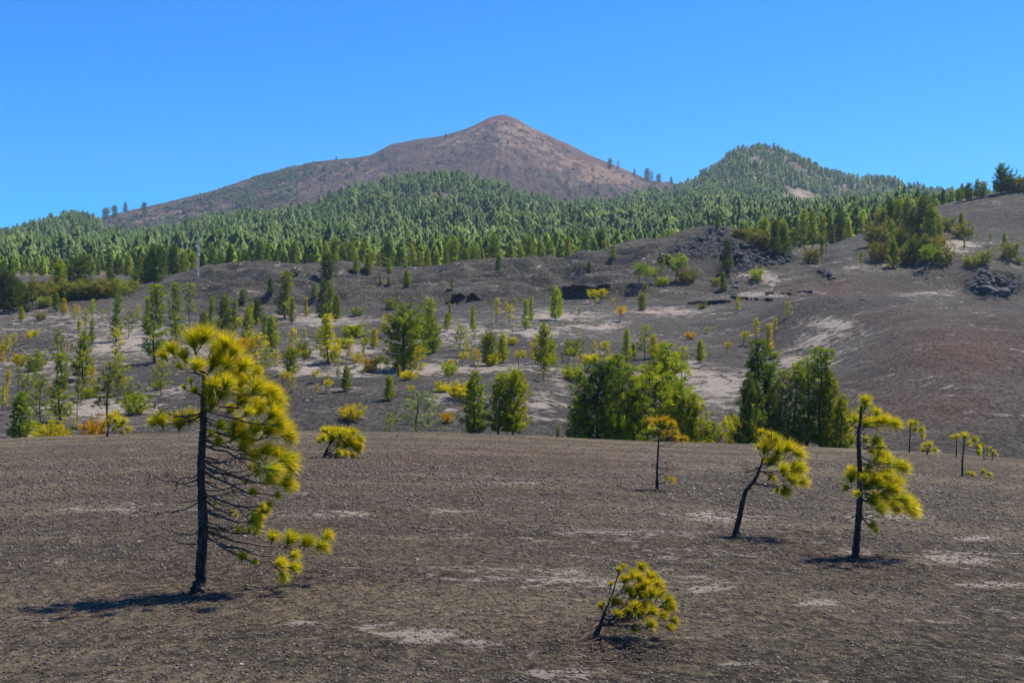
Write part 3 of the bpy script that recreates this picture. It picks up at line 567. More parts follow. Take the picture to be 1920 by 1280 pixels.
# shrubs
SB = """95 823 24 yel 1.3|broad golden shrub on the crest left of the leaning front shrub;175 820 18 ora 1|little orange shrub on the crest at left;250 776 30 yg 1|yellow green shrub under a thin pine left of the front pine;166 747 16 yg 1.6|low wide shrub in the sandy hollow
657 788 24 yel 1.1|small yellow shrub on the grey hummock;862 748 26 yel 1.2|golden shrub beside the pair behind the crest;765 713 16 yel 1.2|small golden shrub under the broad pine;836 792 14 ora 1|tiny orange shrub near the gravel crest;828 734 10 yel 1.6|flat yellow shrub on the central hummock
645 652 14 yg 1.6|low yellow green cushion right of the tall pines;660 632 18 yg 1.5|wide shrub on the pale sand;733 580 16 olive 1|dark round shrub on the grey dune;668 592 12 olive 1.3|small shrub pair on the grey dune;63 631 9 yel 1.2|tiny yellow shrub at far left;76 600 12 olive 1|small shrub at the left grove
1107 682 14 yel 1.6|low golden shrub on the pale terrace;1150 684 16 yg 1.3|green shrub on the pale terrace;1450 672 10 yg 1.5|small green cushion above the right hand grove;1287 531 22 scrub 1|dark shrub at the foot of the knoll;1418 528 18 yg .9|green shrub among the knoll rubble;1317 579 8 olive 1.2|tiny shrub on flat sand below the knoll
1521 494 20 scrub 1|dark rusty shrub right of the knoll;1700 498 14 scrub 1|small shrub at the foot of the hill grove;1767 496 30 olive .8|round olive shrub right of the hill grove;1776 432 18 olive 1|shrub above the sandy track on the hill;1802 447 24 olive .9|dark shrub clump on the hill mound;1845 496 20 olive .9|round shrub above the lava outcrop
1892 487 24 olive .9|largest round shrub right on the ash slope;1820 500 18 olive 1|low shrub left of the lava outcrop;1910 494 9 yg 1|tiny green shrub at the right edge;1400 452 18 scrub 1.4|rusty shrub along the knoll top;1420 458 18 scrub 1.4|second rusty shrub along the knoll top;1438 466 18 scrub 1.4|shrub under the two knoll pines;1385 448 14 scrub 1.4|first rusty shrub on the knoll crest
1342 536 12 olive 1|small shrub below the knoll;1240 536 12 yg 1.4|low shrub among the knoll pines;1643 460 30 scrub 1|rusty shrub at left of the hill grove;1648 488 26 scrub 1|lower rusty shrub at the left of the hill grove;1690 458 24 scrub 1|rusty shrub inside the hill grove;1712 470 24 scrub 1.2|second rusty shrub inside the hill grove;1752 484 28 scrub 1|rusty shrub at right of the hill grove;1700 485 22 olive 1.2|olive shrub low in the hill grove;1658 410 20 scrub 1.2|yellowish shrub on top of the hill grove
62 560 24 scrub 1.4|yellowish shrub, first of the belt under the forest;78 562 26 scrub 1.3|second shrub of the belt under the forest;98 566 20 scrub 1.5|third shrub of the belt under the forest;122 564 26 olive 1.2|olive shrub in the belt by the dark pines;140 560 26 scrub 1.3|shrub below the two dark pines;160 560 24 olive 1.3|round olive shrub right of the dark pines;176 556 26 scrub 1.3|brown shrub left of the small dark pine;192 558 22 scrub 1.3|brown shrub under the small dark pine;215 556 26 olive 1.2|olive shrub right of the small dark pine;232 552 20 scrub 1.3|last brown shrub of the belt;245 545 14 olive 1.4|low shrub where the belt meets the dune;85 575 14 olive 1.4|low shrub in front of the belt;262 532 16 dark 1.6|dark shrub on the dune foot;275 528 18 dark 1.6|dark shrub below the forest edge"""
for ln in SB.replace('\n', ';').split(';'):
    d, lab = ln.split('|'); x, y, h, cl, wd = d.split(); x, y, h, wd = float(x), float(y), float(h), float(wd)
    p = at(x, y, 85, 398) if y < 818 else at_D(x, 100)
    hh = h if y < 818 else h + (HY - F * p.z / p.y - y)
    tag(plant('bush', p, hh / F * p.y * 1.25, cl, wide=wd * (1 if y < 818 else h / hh + .2)), lab, 'shrub', 'shrubs in the valley')

# forest edge: the largest of the countless forest pines stand as trees of their own
rf = np.random.RandomState(3)
EDGE = []; BACK = []
ex = [0, 120, 250, 400, 560, 640, 800, 1000, 1160, 1230, 1340, 1420, 1500, 1600, 1660, 1740, 1800, 1850]
et = [482, 482, 466, 458, 450, 448, 446, 438, 430, 436, 416, 412, 398, 382, 376, 364, 352, 345]
for k in range(420):
    x = -30 + 1850 * (k + rf.rand()) / 420; front = k % 4 == 0
    D = (398 + 22 * rf.rand()) if front else (425 + 150 * rf.rand()); p = at_D(x, D); yb = HY - F * p.z / D
    tgt = np.interp(x, ex, et) + (rf.uniform(-4, 30) if front else rf.uniform(-10, 14)); Hp = max(30, yb - tgt)
    H = min(Hp / F * D, 20); (EDGE if front else BACK).append((x, H, p))
SEC = [(150, 'at left edge, above the dark grove'), (371, 'left of the radio mast'), (520, 'right of the radio mast'), (660, 'above the dune crest pines'), (830, 'above the small dune'), (1000, 'behind the central dunes'),
       (1230, 'left of the rocky knoll'), (1500, 'behind the rocky knoll'), (1660, 'behind the right hand saddle'), (3000, 'behind the right hill')]
cnt = {}
for x, H, p in EDGE:
    kind = rf.choice(['conical', 'conical', 'conical', 'column', 'dense', 'sparse']); q = rf.rand()
    colr = ('dark' if q < .3 else 'green' if q < .75 else 'olive' if q < .88 else 'yg') if x < 800 or x > 1640 else ('dark' if q < .12 else 'green' if q < .45 else 'yg' if q < .93 else 'yel')
    sec = next(n for lim, n in SEC if x < lim); i = cnt.get(sec, 0); cnt[sec] = i + 1
    o = plant(kind, p, H, colr, rz=rf.uniform(0, 6.28), wide={'conical': .8, 'column': 1.4, 'dense': .6, 'sparse': .9}[kind])
    tag(o, '%s forest edge pine, %s of the row %s' % (CN[colr], ORD[i], sec), 'pine tree', 'forest edge pines ' + sec)
for x, y, h, k, cl, wd, lab in [(1876, 360, 54, 'dense', 'dark', .8, 'big dark bushy pine on the skyline at far right'), (1815, 374, 32, 'dense', 'dark', .8, 'dark pine on the skyline, left of the group at right'), (1832, 374, 36, 'conical', 'green', 1.2, 'taller pine of the skyline group at right'),
                           (1843, 370, 28, 'dense', 'green', .9, 'round pine closing the skyline group at right'), (1798, 378, 26, 'conical', 'green', 1, 'small pine starting the skyline group at right'),
                           (1900, 360, 26, 'bush', 'scrub', 1.1, 'brown shrub on the skyline right of the big dark pine'), (1918, 358, 26, 'bush', 'olive', 1.2, 'olive shrub on the skyline at the right edge'), (1890, 356, 34, 'bush', 'dark', .6, 'dark shrub touching the big skyline pine')]:
    p = at_D(x, 378); tag(plant(k, p, h / F * p.y, cl, wide=wd), lab, 'pine tree' if k != 'bush' else 'shrub', 'plants on the right skyline')
#TREES_END

# ------------------------------------------------------------------ far forest: one mass of many small crowns
def far_tree(rng, layers=7, kind=0, per=7, fs=1.0):
    V = []; Fc = []
    for i in range(layers):
        u = i / layers; z = 0.12 + 0.86 * u; r = (0.25 * (1 - u) ** 0.7 + 0.035) if kind == 0 else 0.30 * math.sin(math.pi * (0.15 + 0.8 * u)) + 0.02
        for k in range(per):
            a = rng.rand() * 6.28; rr = r * (0.55 + 0.6 * rng.rand()); zz = z + 0.05 * rng.randn()
            c = np.array([rr * math.cos(a) * .6, rr * math.sin(a) * .6, zz]); d = np.array([math.cos(a), math.sin(a), 0.1]); s = np.array([-math.sin(a), math.cos(a), 0])
            w = 0.075 * (1.2 - 0.6 * u) * fs; n = len(V)
            V += [c - s * w - d * 0.03, c + s * w - d * .03, c + d * rr * .6 + s * w * .5 - np.array([0, 0, .03]), c + np.array([0, 0, 0.12 * fs]) + d * .02]
            Fc += [[n, n + 1, n + 3], [n + 1, n + 2, n + 3], [n + 2, n, n + 3]]
    return np.array(V), np.array(Fc)
FT = [far_tree(np.random.RandomState(i), 7, i % 3 == 2) for i in range(8)]
def forest(name, P, H, wid, vals, label, color, kindname='forest'):
    Vs = []; Fs = []; vv = []; n = 0
    rr = np.random.RandomState(11)
    ids = rr.randint(0, len(FT), len(P))
    for t in range(len(FT)):
        m = ids == t
        if not m.any(): continue
        V, Fc = FT[t]; a = rr.rand(m.sum()) * 6.28; ca, sa = np.cos(a)[:, None], np.sin(a)[:, None]
        w = (H[m] * wid[m])[:, None]
        X = (V[None, :, 0] * ca - V[None, :, 1] * sa) * w + P[m][:, 0:1]; Y = (V[None, :, 0] * sa + V[None, :, 1] * ca) * w + P[m][:, 1:2]; Zz = V[None, :, 2] * H[m][:, None] + P[m][:, 2:3] - 0.1 * H[m][:, None]
        Vs.append(np.stack([X, Y, Zz], -1).reshape(-1, 3)); k = m.sum()
        Fs.append((Fc[None] + (np.arange(k) * len(V))[:, None, None]).reshape(-1, 3) + n); vv.append(np.repeat(vals[m], len(V))); n += k * len(V)
    V = np.concatenate(Vs); v = np.concatenate(vv)
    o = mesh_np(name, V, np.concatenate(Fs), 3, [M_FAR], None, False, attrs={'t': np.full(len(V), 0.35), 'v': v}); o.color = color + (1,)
    return tag(o, label, 'forest', kind='stuff')
rf = np.random.RandomState(21)
N = 36000
Y = 500 + 1250 * rf.rand(N) ** 0.85; xp = rf.uniform(-160, 2080, N); X = (xp - 960) / F * Y; keep = rf.rand(N) < np.clip(Y / 1500, 0.3, 1)
Z = zat(X, Y)
ysc = HY - F * Z / Y
bare = np.interp(xp, [1380, 1440, 1560, 1620], [0, 1, 1, 0]) * np.exp(-((ysc - 378) / 20) ** 2 - ((xp - 1505) / 55) ** 2) + 0.75 * np.exp(-((ysc - 300) / 12) ** 2 - ((xp - 1418) / 22) ** 2) + 0.5 * (xp > 1560) * (Y > 1300) * ss(0.0, 0.25, fbm(X / 60, Y / 60, 2))
cl = fbm(X / 55, Y / 55, 3); dens = 0.95 + 1.9 * cl
keep &= (bare < 0.35 + 0.3 * rf.rand(N)) & (rf.rand(N) < dens * 0.85)
keep &= ~((Y < 1750) & (Y > 1330) & (xp > 190) & (xp < 1120))
keep &= ~((Y < 660) & (xp > 1720))
P = np.stack([X, Y, Z], 1)[keep]; n = len(P)
H = (9 + 12.0 * rf.rand(n) ** 1.7) * (1 + 0.5 * fbm(P[:, 0] / 80, P[:, 1] / 80, 2)); wid = 0.7 + 0.6 * rf.rand(n); H = H * (0.92 - 0.22 * ss(700, 1300, P[:, 1]))
PB = np.array([p for x, h, p in BACK]); HB = np.array([h for x, h, p in BACK])
farm = forest('forest', P, H, wid, np.clip(0.40 + 0.28 * rf.randn(n) + 0.9 * fbm(P[:, 0] / 45, P[:, 1] / 45, 3), 0, 1), 'dense pine forest covering the hills below the volcano', (0.10, 0.135, 0.05))
FT[:] = [far_tree(np.random.RandomState(40 + i), 22, 0, 9, 0.45) for i in range(6)]
forest('forest_margin', PB, HB, np.full(len(PB), 1.0), np.clip(0.5 + 0.3 * rf.randn(len(PB)), 0, 1), 'band of taller pines standing behind the front row of the forest edge', (0.14, 0.19, 0.025))
FT[:] = [far_tree(np.random.RandomState(i), 7, i % 3 == 2) for i in range(8)]
# scrub on the volcano flank
pts = []
rv = np.random.RandomState(4)
while len(pts) < 2600:
    q = rv.rand()
    if q < .45: x, y = rv.uniform(190, 560), 0; y = np.interp(x, XV, YV) + rv.uniform(8, 60)
    elif q < .8: x = rv.normal(520, 60); y = np.interp(x, XV, YV) + abs(rv.normal(0, 16)) + 1
    else: x = rv.uniform(600, 1280); y = np.interp(x, XV, YV) + rv.uniform(4, 95)
    if rv.rand() > 0.5 + 1.2 * pn(np.array(x / 40.), np.array(y / 14.)) and q < .8: continue
    if q >= .8 and rv.rand() > .35: continue
    pts.append(at_v(x, y))
P = np.array(pts); H = rv.uniform(2.5, 5.5, len(P))
forest('hillside_scrub', P, H, rv.uniform(1.6, 2.8, len(P)), rv.rand(len(P)), 'low grey green scrub dotting the flank of the volcano', (0.10, 0.115, 0.06))
for x, y, h, k, wd, lab in [(668, 318, 16, 'dense', 1, 'lone dark pine on the left shoulder of the volcano'), (235, 399, 20, 'conical', 1, 'pointed pine on the skyline left of the volcano'), (197, 412, 22, 'dense', .9, 'round pine leading the skyline group at left'),
                       (215, 406, 20, 'dense', .9, 'second round pine of the skyline group at left'), (270, 402, 22, 'dense', .8, 'bushy pine on the lower left ridge of the volcano'), (630, 301, 8, 'conical', 1.2, 'tiny pine on the skyline of the volcano shoulder'),
                       (836, 257, 7, 'conical', 1.4, 'tiny pine on the skyline below the volcano summit'), (1143, 316, 18, 'dense', .9, 'left pine of the pair on the right ridge of the volcano'), (1158, 322, 20, 'sparse', .9, 'right pine of the pair on the right ridge of the volcano'),
                       (1213, 340, 22, 'dense', .8, 'bushy pine in the saddle right of the volcano'), (1222, 342, 20, 'sparse', .9, 'open pine in the saddle right of the volcano'), (1234, 343, 16, 'dense', .8, 'short pine in the middle of the saddle'),
                       (1258, 346, 14, 'conical', 1.2, 'small pine at the right end of the saddle'), (1189, 330, 14, 'conical', .9, 'slim pine where ridge meets the saddle'), (848, 288, 5, 'bush', 1, 'tiny bush on the bare face of the volcano')]:
    p = at_v(x, y) if x < 1200 else at_v(x, float(np.interp(x, XV, YV)) + 3)
    tag(plant(k, p - Vector((0, 0, 1)), h / F * p.y + 1, 'dark', wide=wd), lab, 'pine tree' if k != 'bush' else 'shrub', 'pines on the ridges of the volcano')

# ------------------------------------------------------------------ lava rocks
def rock_mesh(seed):
    rng = np.random.RandomState(seed); nl, ns = 10, 16
    V = [[0, 0, 1]];
    for i in range(1, nl):
        for j in range(ns):
            a = math.pi * i / nl; b = 2 * math.pi * j / ns; V.append([math.sin(a) * math.cos(b), math.sin(a) * math.sin(b), math.cos(a)])
    V.append([0, 0, -1]); V = np.array(V)
    for _ in range(9):      # chop by planes for a broken look
        nrm = unit(rng.randn(3)); d = rng.uniform(0.55, 0.85); s = V @ nrm; V = V - np.maximum(0, s - d)[:, None] * nrm
    V *= (1 + 0.10 * rng.randn(len(V)))[:, None]; V *= np.array([1, 0.8, 0.62]) * rng.uniform(0.85, 1.2, 3)
    T3 = [[0, 1 + j, 1 + (j + 1) % ns] for j in range(ns)]; q = []
    for i in range(nl - 2):
        for j in range(ns): a = 1 + i * ns + j; b = 1 + i * ns + (j + 1) % ns; q.append([a, a + ns, b + ns, b])
    e = len(V) - 1; o = 1 + (nl - 2) * ns; T3 += [[e, o + (j + 1) % ns, o + j] for j in range(ns)]
    return mesh_np('lava_rock', V, [np.array(T3), np.array(q)], 3, [M_ROCK])
RK = [rock_mesh(i) for i in range(6)]; rused = set()
def rock(loc, s, label, group):
    i = rnd.randrange(6)
    if i in rused: o = RK[i].copy(); C.objects.link(o)
    else: o = RK[i]; rused.add(i)
    o.location = loc; o.scale = (s * rnd.uniform(.8, 1.4), s, s * rnd.uniform(.7, 1.1)); o.rotation_euler = (rnd.uniform(-.4, .4), rnd.uniform(-.4, .4), rnd.uniform(0, 6.3))
    return tag(o, label, 'rock', group)
def rocks(n, cx, cy, rx, ry, smin, smax, label, group, tilt=0):
    for k in range(n):
        a = rnd.uniform(0, 6.28); q = math.sqrt(rnd.random()); dx = rx * q * math.cos(a); x = cx + dx; y = cy + ry * q * math.sin(a) + tilt * dx
        p = at(x, y, 90, 398); s = (smin + (smax - smin) * rnd.random() ** 2.2) / F * p.y; rock(p + Vector((0, 0, 0.15 * s)), s, label, group)
rocks(34, 1300, 462, 60, 14, 1.5, 6, 'dark lava boulder on the left shoulder of the rocky knoll', 'lava boulders on the left shoulder of the knoll', -0.25)
rocks(10, 1342, 434, 18, 6, 4, 9, 'blocky lava boulder on the very top of the knoll', 'lava boulders crowning the knoll')
rocks(24, 1265, 488, 34, 12, 4, 13, 'blue grey lava boulder above the knoll foot pines', 'lava boulders above the knoll foot')
rocks(26, 1385, 478, 34, 17, 2.5, 10, 'blue grey lava boulder under the row of rusty knoll shrubs', 'lava rubble under the rusty shrubs', -0.12)
rocks(26, 1450, 486, 36, 12, 2.5, 10, 'blue grey lava boulder in the rubble under the two knoll pines', 'lava rubble under the two knoll pines', -0.12)
rocks(24, 1380, 528, 34, 12, 1.2, 4, 'small lava stone at the foot of the knoll rubble', 'small stones below the knoll')
rocks(30, 1868, 542, 40, 15, 5, 17, 'blue grey boulder in the lower part of the right edge lava outcrop', 'lower boulders of the right lava outcrop', 0.1)
rocks(20, 1845, 520, 32, 10, 2, 7, 'smaller boulder in the upper part of the right edge lava outcrop', 'upper boulders of the right lava outcrop', 0.25)
rocks(14, 1545, 512, 18, 9, 1.5, 6, 'lava stone on the ash ridge right of the knoll', 'stones on the ash ridge', 0.5)
rocks(12, 1640, 558, 60, 6, 1.5, 4, 'lava stone along the dune rim', 'stones along the dune rim')
rocks(9, 548, 512, 12, 5, 2, 5, 'lava stone on the dune crest right of the mast', 'stones on the dune crest')
rocks(8, 1730, 515, 60, 10, 1.2, 3, 'small dark stone below the hill grove', 'stones below the hill grove')
rock(at(1375, 541, 235, 398), 1.9, 'large rounded lava boulder beside the small green pine', 'large knoll boulder')
rock(at(1803, 430, 235, 398), 2.2, 'grey boulder under the pine on the right hill', 'hill boulder')
rock(at(1407, 835, 20, 44), 0.17, 'small black stone on the gravel crest by the leaning tree', 'crest stone')

# ------------------------------------------------------------------ radio mast
mp = at(371, 520, 300, 390); MH = 70 / F * mp.y
mast = empty('radio_mast', mp); tag(mast, 'slim white and grey lattice mast on the dune crest', 'mast')
fr = Acc(); wb = Acc(); wd_ = 0.42
cor = [(wd_ * math.cos(a), wd_ * math.sin(a)) for a in (0.5, 2.6, 4.7)]
for cx_, cy_ in cor: fr.add(*tube([(cx_, cy_, 0), (cx_, cy_, MH)], [0.03, 0.03], 4))
nseg = 16
for k in range(nseg):
    z0, z1 = MH * k / nseg, MH * (k + 1) / nseg; tgt = wb if k % 2 else fr
    for i in range(3):
        a_, b_ = cor[i], cor[(i + 1) % 3]; tgt.add(*tube([(a_[0], a_[1], z0), (b_[0], b_[1], z1)], [0.025, 0.025], 4)); tgt.add(*tube([(a_[0], a_[1], z1), (b_[0], b_[1], z1)], [0.025, 0.025], 4))
fr.build('lattice_frame', M_STEEL, mast, False); wb.build('painted_bracing', M_WHITE, mast, False)
an = Acc(); an.add(*tube([(0, 0, MH), (0, 0, MH + 2.2)], [0.05, 0.03], 5)); an.build('antenna', M_WHITE, mast)
dr = Acc(); dr.add(*tube([(-.5, -.6, MH * .82), (-.5, -.85, MH * .82)], [0.28, 0.2], 12)); dr.add(*tube([(.5, -.5, MH * .6), (.5, -.75, MH * .6)], [0.25, 0.2], 12)); dr.build('dish', M_WHITE, mast)
bs = Acc(); bs.add(*tube([(0, 0, -.6), (0, 0, .15)], [0.5, 0.45], 6)); bs.build('footing', M_STEEL, mast, False)

# ------------------------------------------------------------------ foreground pines
def fg_tree(spec, seed):
    rng = np.random.RandomState(seed)
    bx_, by_ = spec['base']; p0 = at(bx_, by_, 4, 46) if by_ > 0 else at_D(bx_, spec['D']); D = p0.y; sc = D / F
    t = empty(spec.get('name', 'pine_tree'), p0)
    tag(t, spec['label'], spec.get('cat', 'pine tree'), 'young pines on the gravel slope')
    def W(x, y, d=0.0): return np.array([(x - bx_) * sc, d, (by_ - y) * sc])
    if by_ <= 0: raise ValueError
    tr = spec['trunk']; pts = np.array([W(x, y, 0.015 * math.sin(i * 2.1)) for i, (x, y, r) in enumerate(tr)]); rr = np.array([r * sc * spec.get('slim', .78) for x, y, r in tr])
    s = np.linspace(0, 1, len(pts)); q = np.linspace(0, 1, 60)
    TP = np.stack([np.interp(q, s, pts[:, k]) for k in range(3)], 1)
    for _ in range(3): TP[1:-1] = (TP[:-2] + TP[1:-1] * 2 + TP[2:]) / 4
    TP[0, 2] -= 0.06
    RRr = np.interp(q, s, rr); acc = Acc(); acc.add(*tube(TP, RRr, 12, 0.16, rng))
    for k in range(spec.get('flakes', 0)):    # flaking bark plates
        i = rng.randint(1, 56); a = rng.rand() * 6.28; P = TP[i]; r = RRr[i]; d = np.array([math.cos(a), math.sin(a), 0]); up = np.array([0, 0, 1.0]); sd_ = np.cross(up, d)
        l = r * (0.25 + 0.4 * rng.rand()); acc.add(np.array([P + d * r * .95 - sd_ * l * .5 - up * l, P + d * r * 1.0 + sd_ * l * .5 - up * l, P + d * r * 1.16 + sd_ * l * .45 + up * l, P + d * r * 1.2 - sd_ * l * .4 + up * l]), np.array([[0, 1, 2, 3]]))
    for a in rng.rand(4) * 6.28 if spec.get('roots', 1) else []:
        r0 = rr[0] * 0.9; acc.add(*tube([(0, 0, r0 * 1.5), (math.cos(a) * r0 * 1.3, math.sin(a) * r0 * 1.3, r0 * .1), (math.cos(a) * r0 * 3, math.sin(a) * r0 * 3, -r0 * .8)], [r0 * .8, r0 * .5, r0 * .2], 6))
    acc.build('trunk', M_BARK, t)
    def on_trunk(y):
        z = (by_ - y) * sc; i = int(np.argmin(np.abs(TP[:, 2] - z))); return TP[i], RRr[i]
    def bez(a, b, sag, n=9):
        m1 = a * .65 + b * .35 + sag * 1.0; m2 = a * .25 + b * .75 + sag * .8; tt = np.linspace(0, 1, n)[:, None]
        P = (1 - tt)**3 * a + 3 * (1 - tt)**2 * tt * m1 + 3 * (1 - tt) * tt**2 * m2 + tt**3 * b
        P[1:-1] += rng.randn(n - 2, 3) * np.linalg.norm(b - a) * 0.012; return P
    for (ay, tufts) in spec['boughs']:
        A0, rt = on_trunk(ay); w = Acc(); bl = Blades()
        far = max(tufts, key=lambda u: abs(u[0] - bx_ - (A0[0] / sc)) + .5 * abs(u[1] - ay)); dep = 0
        prev = None
        tufts = list(tufts) + [(tx + rng.uniform(-8, 8), ty + rng.uniform(-6, 10), r * .9, a_ + rng.uniform(-20, 20), rng.uniform(.12, .42) * (1 if rng.rand() < .5 else -1)) for (tx, ty, r, a_) in tufts if r > 12 and rng.rand() < spec.get('deep', .45)]
        dbase = rng.uniform(-.45, .45)
        for (tx, ty, r, ang_, *dx_) in sorted(tufts, key=lambda u: -abs(u[0] - (bx_ + A0[0] / sc))):
            dx = (tx - (bx_ + A0[0] / sc)) * sc; dd = abs(dx) * dbase + rng.uniform(-.09, .09) * spec.get('depth', 1) + (dx_[0] if dx_ else 0)
            e = W(tx, ty, 0); e[1] = dd
            if prev is None:
                P = bez(A0, e, np.array([0, 0, -0.10 * np.linalg.norm(e - A0)])); main = P; n0 = max(0.0022, min(rt * .38, 0.016)); w.add(*tube(P, np.linspace(n0, 0.0026, len(P)), 6, 0.1, rng)); prev = e
            else:
                cut = np.array([q_ for q_ in main]); dist = np.linalg.norm(cut - e, axis=1) + 0.5 * np.linalg.norm(cut - A0, axis=1); i = max(1, int(np.argmin(dist)) - 1)
                P = bez(main[i], e, np.array([0, 0, -0.06 * np.linalg.norm(e - main[i])])); w.add(*tube(P, np.linspace(0.0045, 0.002, len(P)), 5, 0.1, rng))
            # needle tuft
            rw = r * sc * spec.get('tuft', 1.12); th = R(ang_); dirn = unit(np.array([math.cos(th), rng.uniform(-.35, .35), math.sin(th)]))
            n = int(np.clip(9.0 * r, 70, 340) * spec.get('dens', 1.35)); back = 0.35 * rw
            s_ = rng.rand(n, 1) ** 0.7; P0 = e - dirn * back * (1 - s_) + dirn * 0.12 * rw
            dr_ = unit(dirn * (0.55 + 1.1 * rng.rand(n, 1)) + unit(rng.randn(n, 3)) * 0.8)
            Ln = rw * (0.7 + 0.55 * rng.rand(n))
            bl.add(P0, dr_, Ln, spec.get('nw', 0.0032), np.clip(0.5 + 0.25 * rng.randn(n) + 0.12 * rng.randn(), 0, 1), rng, 0.10)
            w.add(*tube([e - dirn * back, e, e + dirn * .15 * rw], [0.004, 0.0045, 0.003], 5))
        b = w.build('branch', M_TWIG, t)
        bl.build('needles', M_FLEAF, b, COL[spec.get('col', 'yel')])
    for k in range(spec.get('dead', 0)):      # thin bare side twigs
        ylo, yhi = spec['deadrange']; ay = rng.uniform(ylo, yhi); A0, rt = on_trunk(ay); side = 1 if rng.rand() < spec.get('deadright', .6) else -1
        L = rng.uniform(*spec.get('deadlen', (20, 75))) * sc; e = A0 + np.array([side * L, rng.uniform(-.5, .5) * L, rng.uniform(-.25, .35) * L]); w = Acc()
        P = bez(A0, e, np.array([0, 0, -0.25 * L])); w.add(*tube(P, np.linspace(0.0055, 0.0015, 9), 5, .1, rng))
        for q_ in range(rng.randint(2, 6)):
            i = rng.randint(3, 9); e2 = P[i] + np.array([side * rng.uniform(.1, .45), rng.uniform(-.3, .3), rng.uniform(-.25, .4)]) * L * .7; P2 = bez(P[i], e2, np.array([0, 0, -0.12 * L]), 6); w.add(*tube(P2, np.linspace(0.0032, 0.001, 6), 4, .1, rng))
        w.build('branch', M_TWIG, t)
    return t
BIG = dict(base=(370, 1110), label='tall windswept young pine with golden needles, front left', col='lime', slim=.88, tuft=.92, deep=.12, dens=1.3, nw=0.0024, flakes=420, dead=46, deadrange=(730, 1020), deadright=.66, deadlen=(25, 110),
    trunk=[(368, 1112, 14), (376, 1085, 11), (379, 1040, 10), (381, 980, 9.5), (378, 930, 8.6), (377, 880, 8), (379, 830, 7.2), (381, 780, 6.8), (383, 740, 6), (384, 705, 5), (374, 690, 3), (366, 655, 2)],
    boughs=[(700, [(367, 650, 50, 95), (384, 640, 44, 70), (392, 660, 36, 50)]), (704, [(326, 662, 32, 95), (305, 672, 26, 115), (341, 682, 14, 80)]), (698, [(422, 652, 42, 70), (411, 676, 40, 60), (438, 664, 34, 60)]),
        (712, [(457, 691, 40, 60), (430, 688, 34, 70), (473, 700, 26, 40)]), (708, [(391, 692, 28, 75), (402, 684, 32, 60)]), (725, [(479, 733, 46, 50), (448, 722, 40, 65), (500, 738, 36, 35)]), (728, [(400, 740, 32, 70), (420, 742, 30, 60)]),
        (755, [(446, 757, 40, 65), (500, 757, 42, 30), (472, 765, 34, 50)]), (760, [(509, 780, 42, 40), (520, 795, 30, 15), (480, 775, 26, 60)]), (762, [(400, 765, 24, 80), (422, 775, 26, 60)]),
        (775, [(306, 796, 36, 100), (334, 801, 38, 85), (352, 792, 34, 70), (290, 796, 20, 140)]), (790, [(417, 799, 24, 60), (435, 806, 28, 50)]), (800, [(435, 822, 42, 55), (452, 832, 36, 40), (466, 815, 36, 60)]),
        (805, [(496, 812, 46, 40), (518, 808, 38, 20), (530, 820, 30, -5)]), (820, [(490, 845, 36, 20), (470, 850, 30, 0), (455, 840, 26, 40)]), (835, [(530, 860, 42, -5), (510, 850, 30, 20), (540, 872, 24, -20)]),
        (862, [(480, 888, 26, 70), (502, 903, 30, 40), (465, 882, 16, 90)]), (868, [(530, 905, 34, 10), (520, 893, 24, 50), (545, 910, 18, -15)]), (880, [(477, 922, 18, 60), (520, 925, 16, 10), (462, 905, 12, 60)]),
        (925, [(472, 965, 30, 10), (492, 958, 22, 30), (507, 942, 14, 20)]), (935, [(400, 948, 9, 60), (430, 963, 11, 40), (440, 966, 9, 20)]), (950, [(480, 978, 20, -50)]),
        (990, [(530, 1027, 34, 60), (555, 1035, 34, 40), (585, 1037, 30, 10), (500, 1022, 26, 75)]), (1000, [(525, 1052, 30, 20), (535, 1068, 22, -60), (555, 1052, 24, 5), (485, 1044, 14, 30)]), (985, [(445, 997, 16, 60), (475, 1003, 16, 50), (462, 1000, 12, 80)]), (1005, [(460, 1042, 20, 80), (545, 1045, 24, 30)]),
        (745, [(372, 735, 18, 120), (395, 752, 20, 60)]), (742, [(348, 728, 12, 120), (358, 716, 12, 100)]), (700, [(352, 672, 28, 100), (340, 690, 16, 120)]), (722, [(415, 715, 34, 60), (435, 708, 30, 50)]), (812, [(410, 828, 22, 40), (395, 815, 16, 60)])])
fg_tree(BIG, 1)
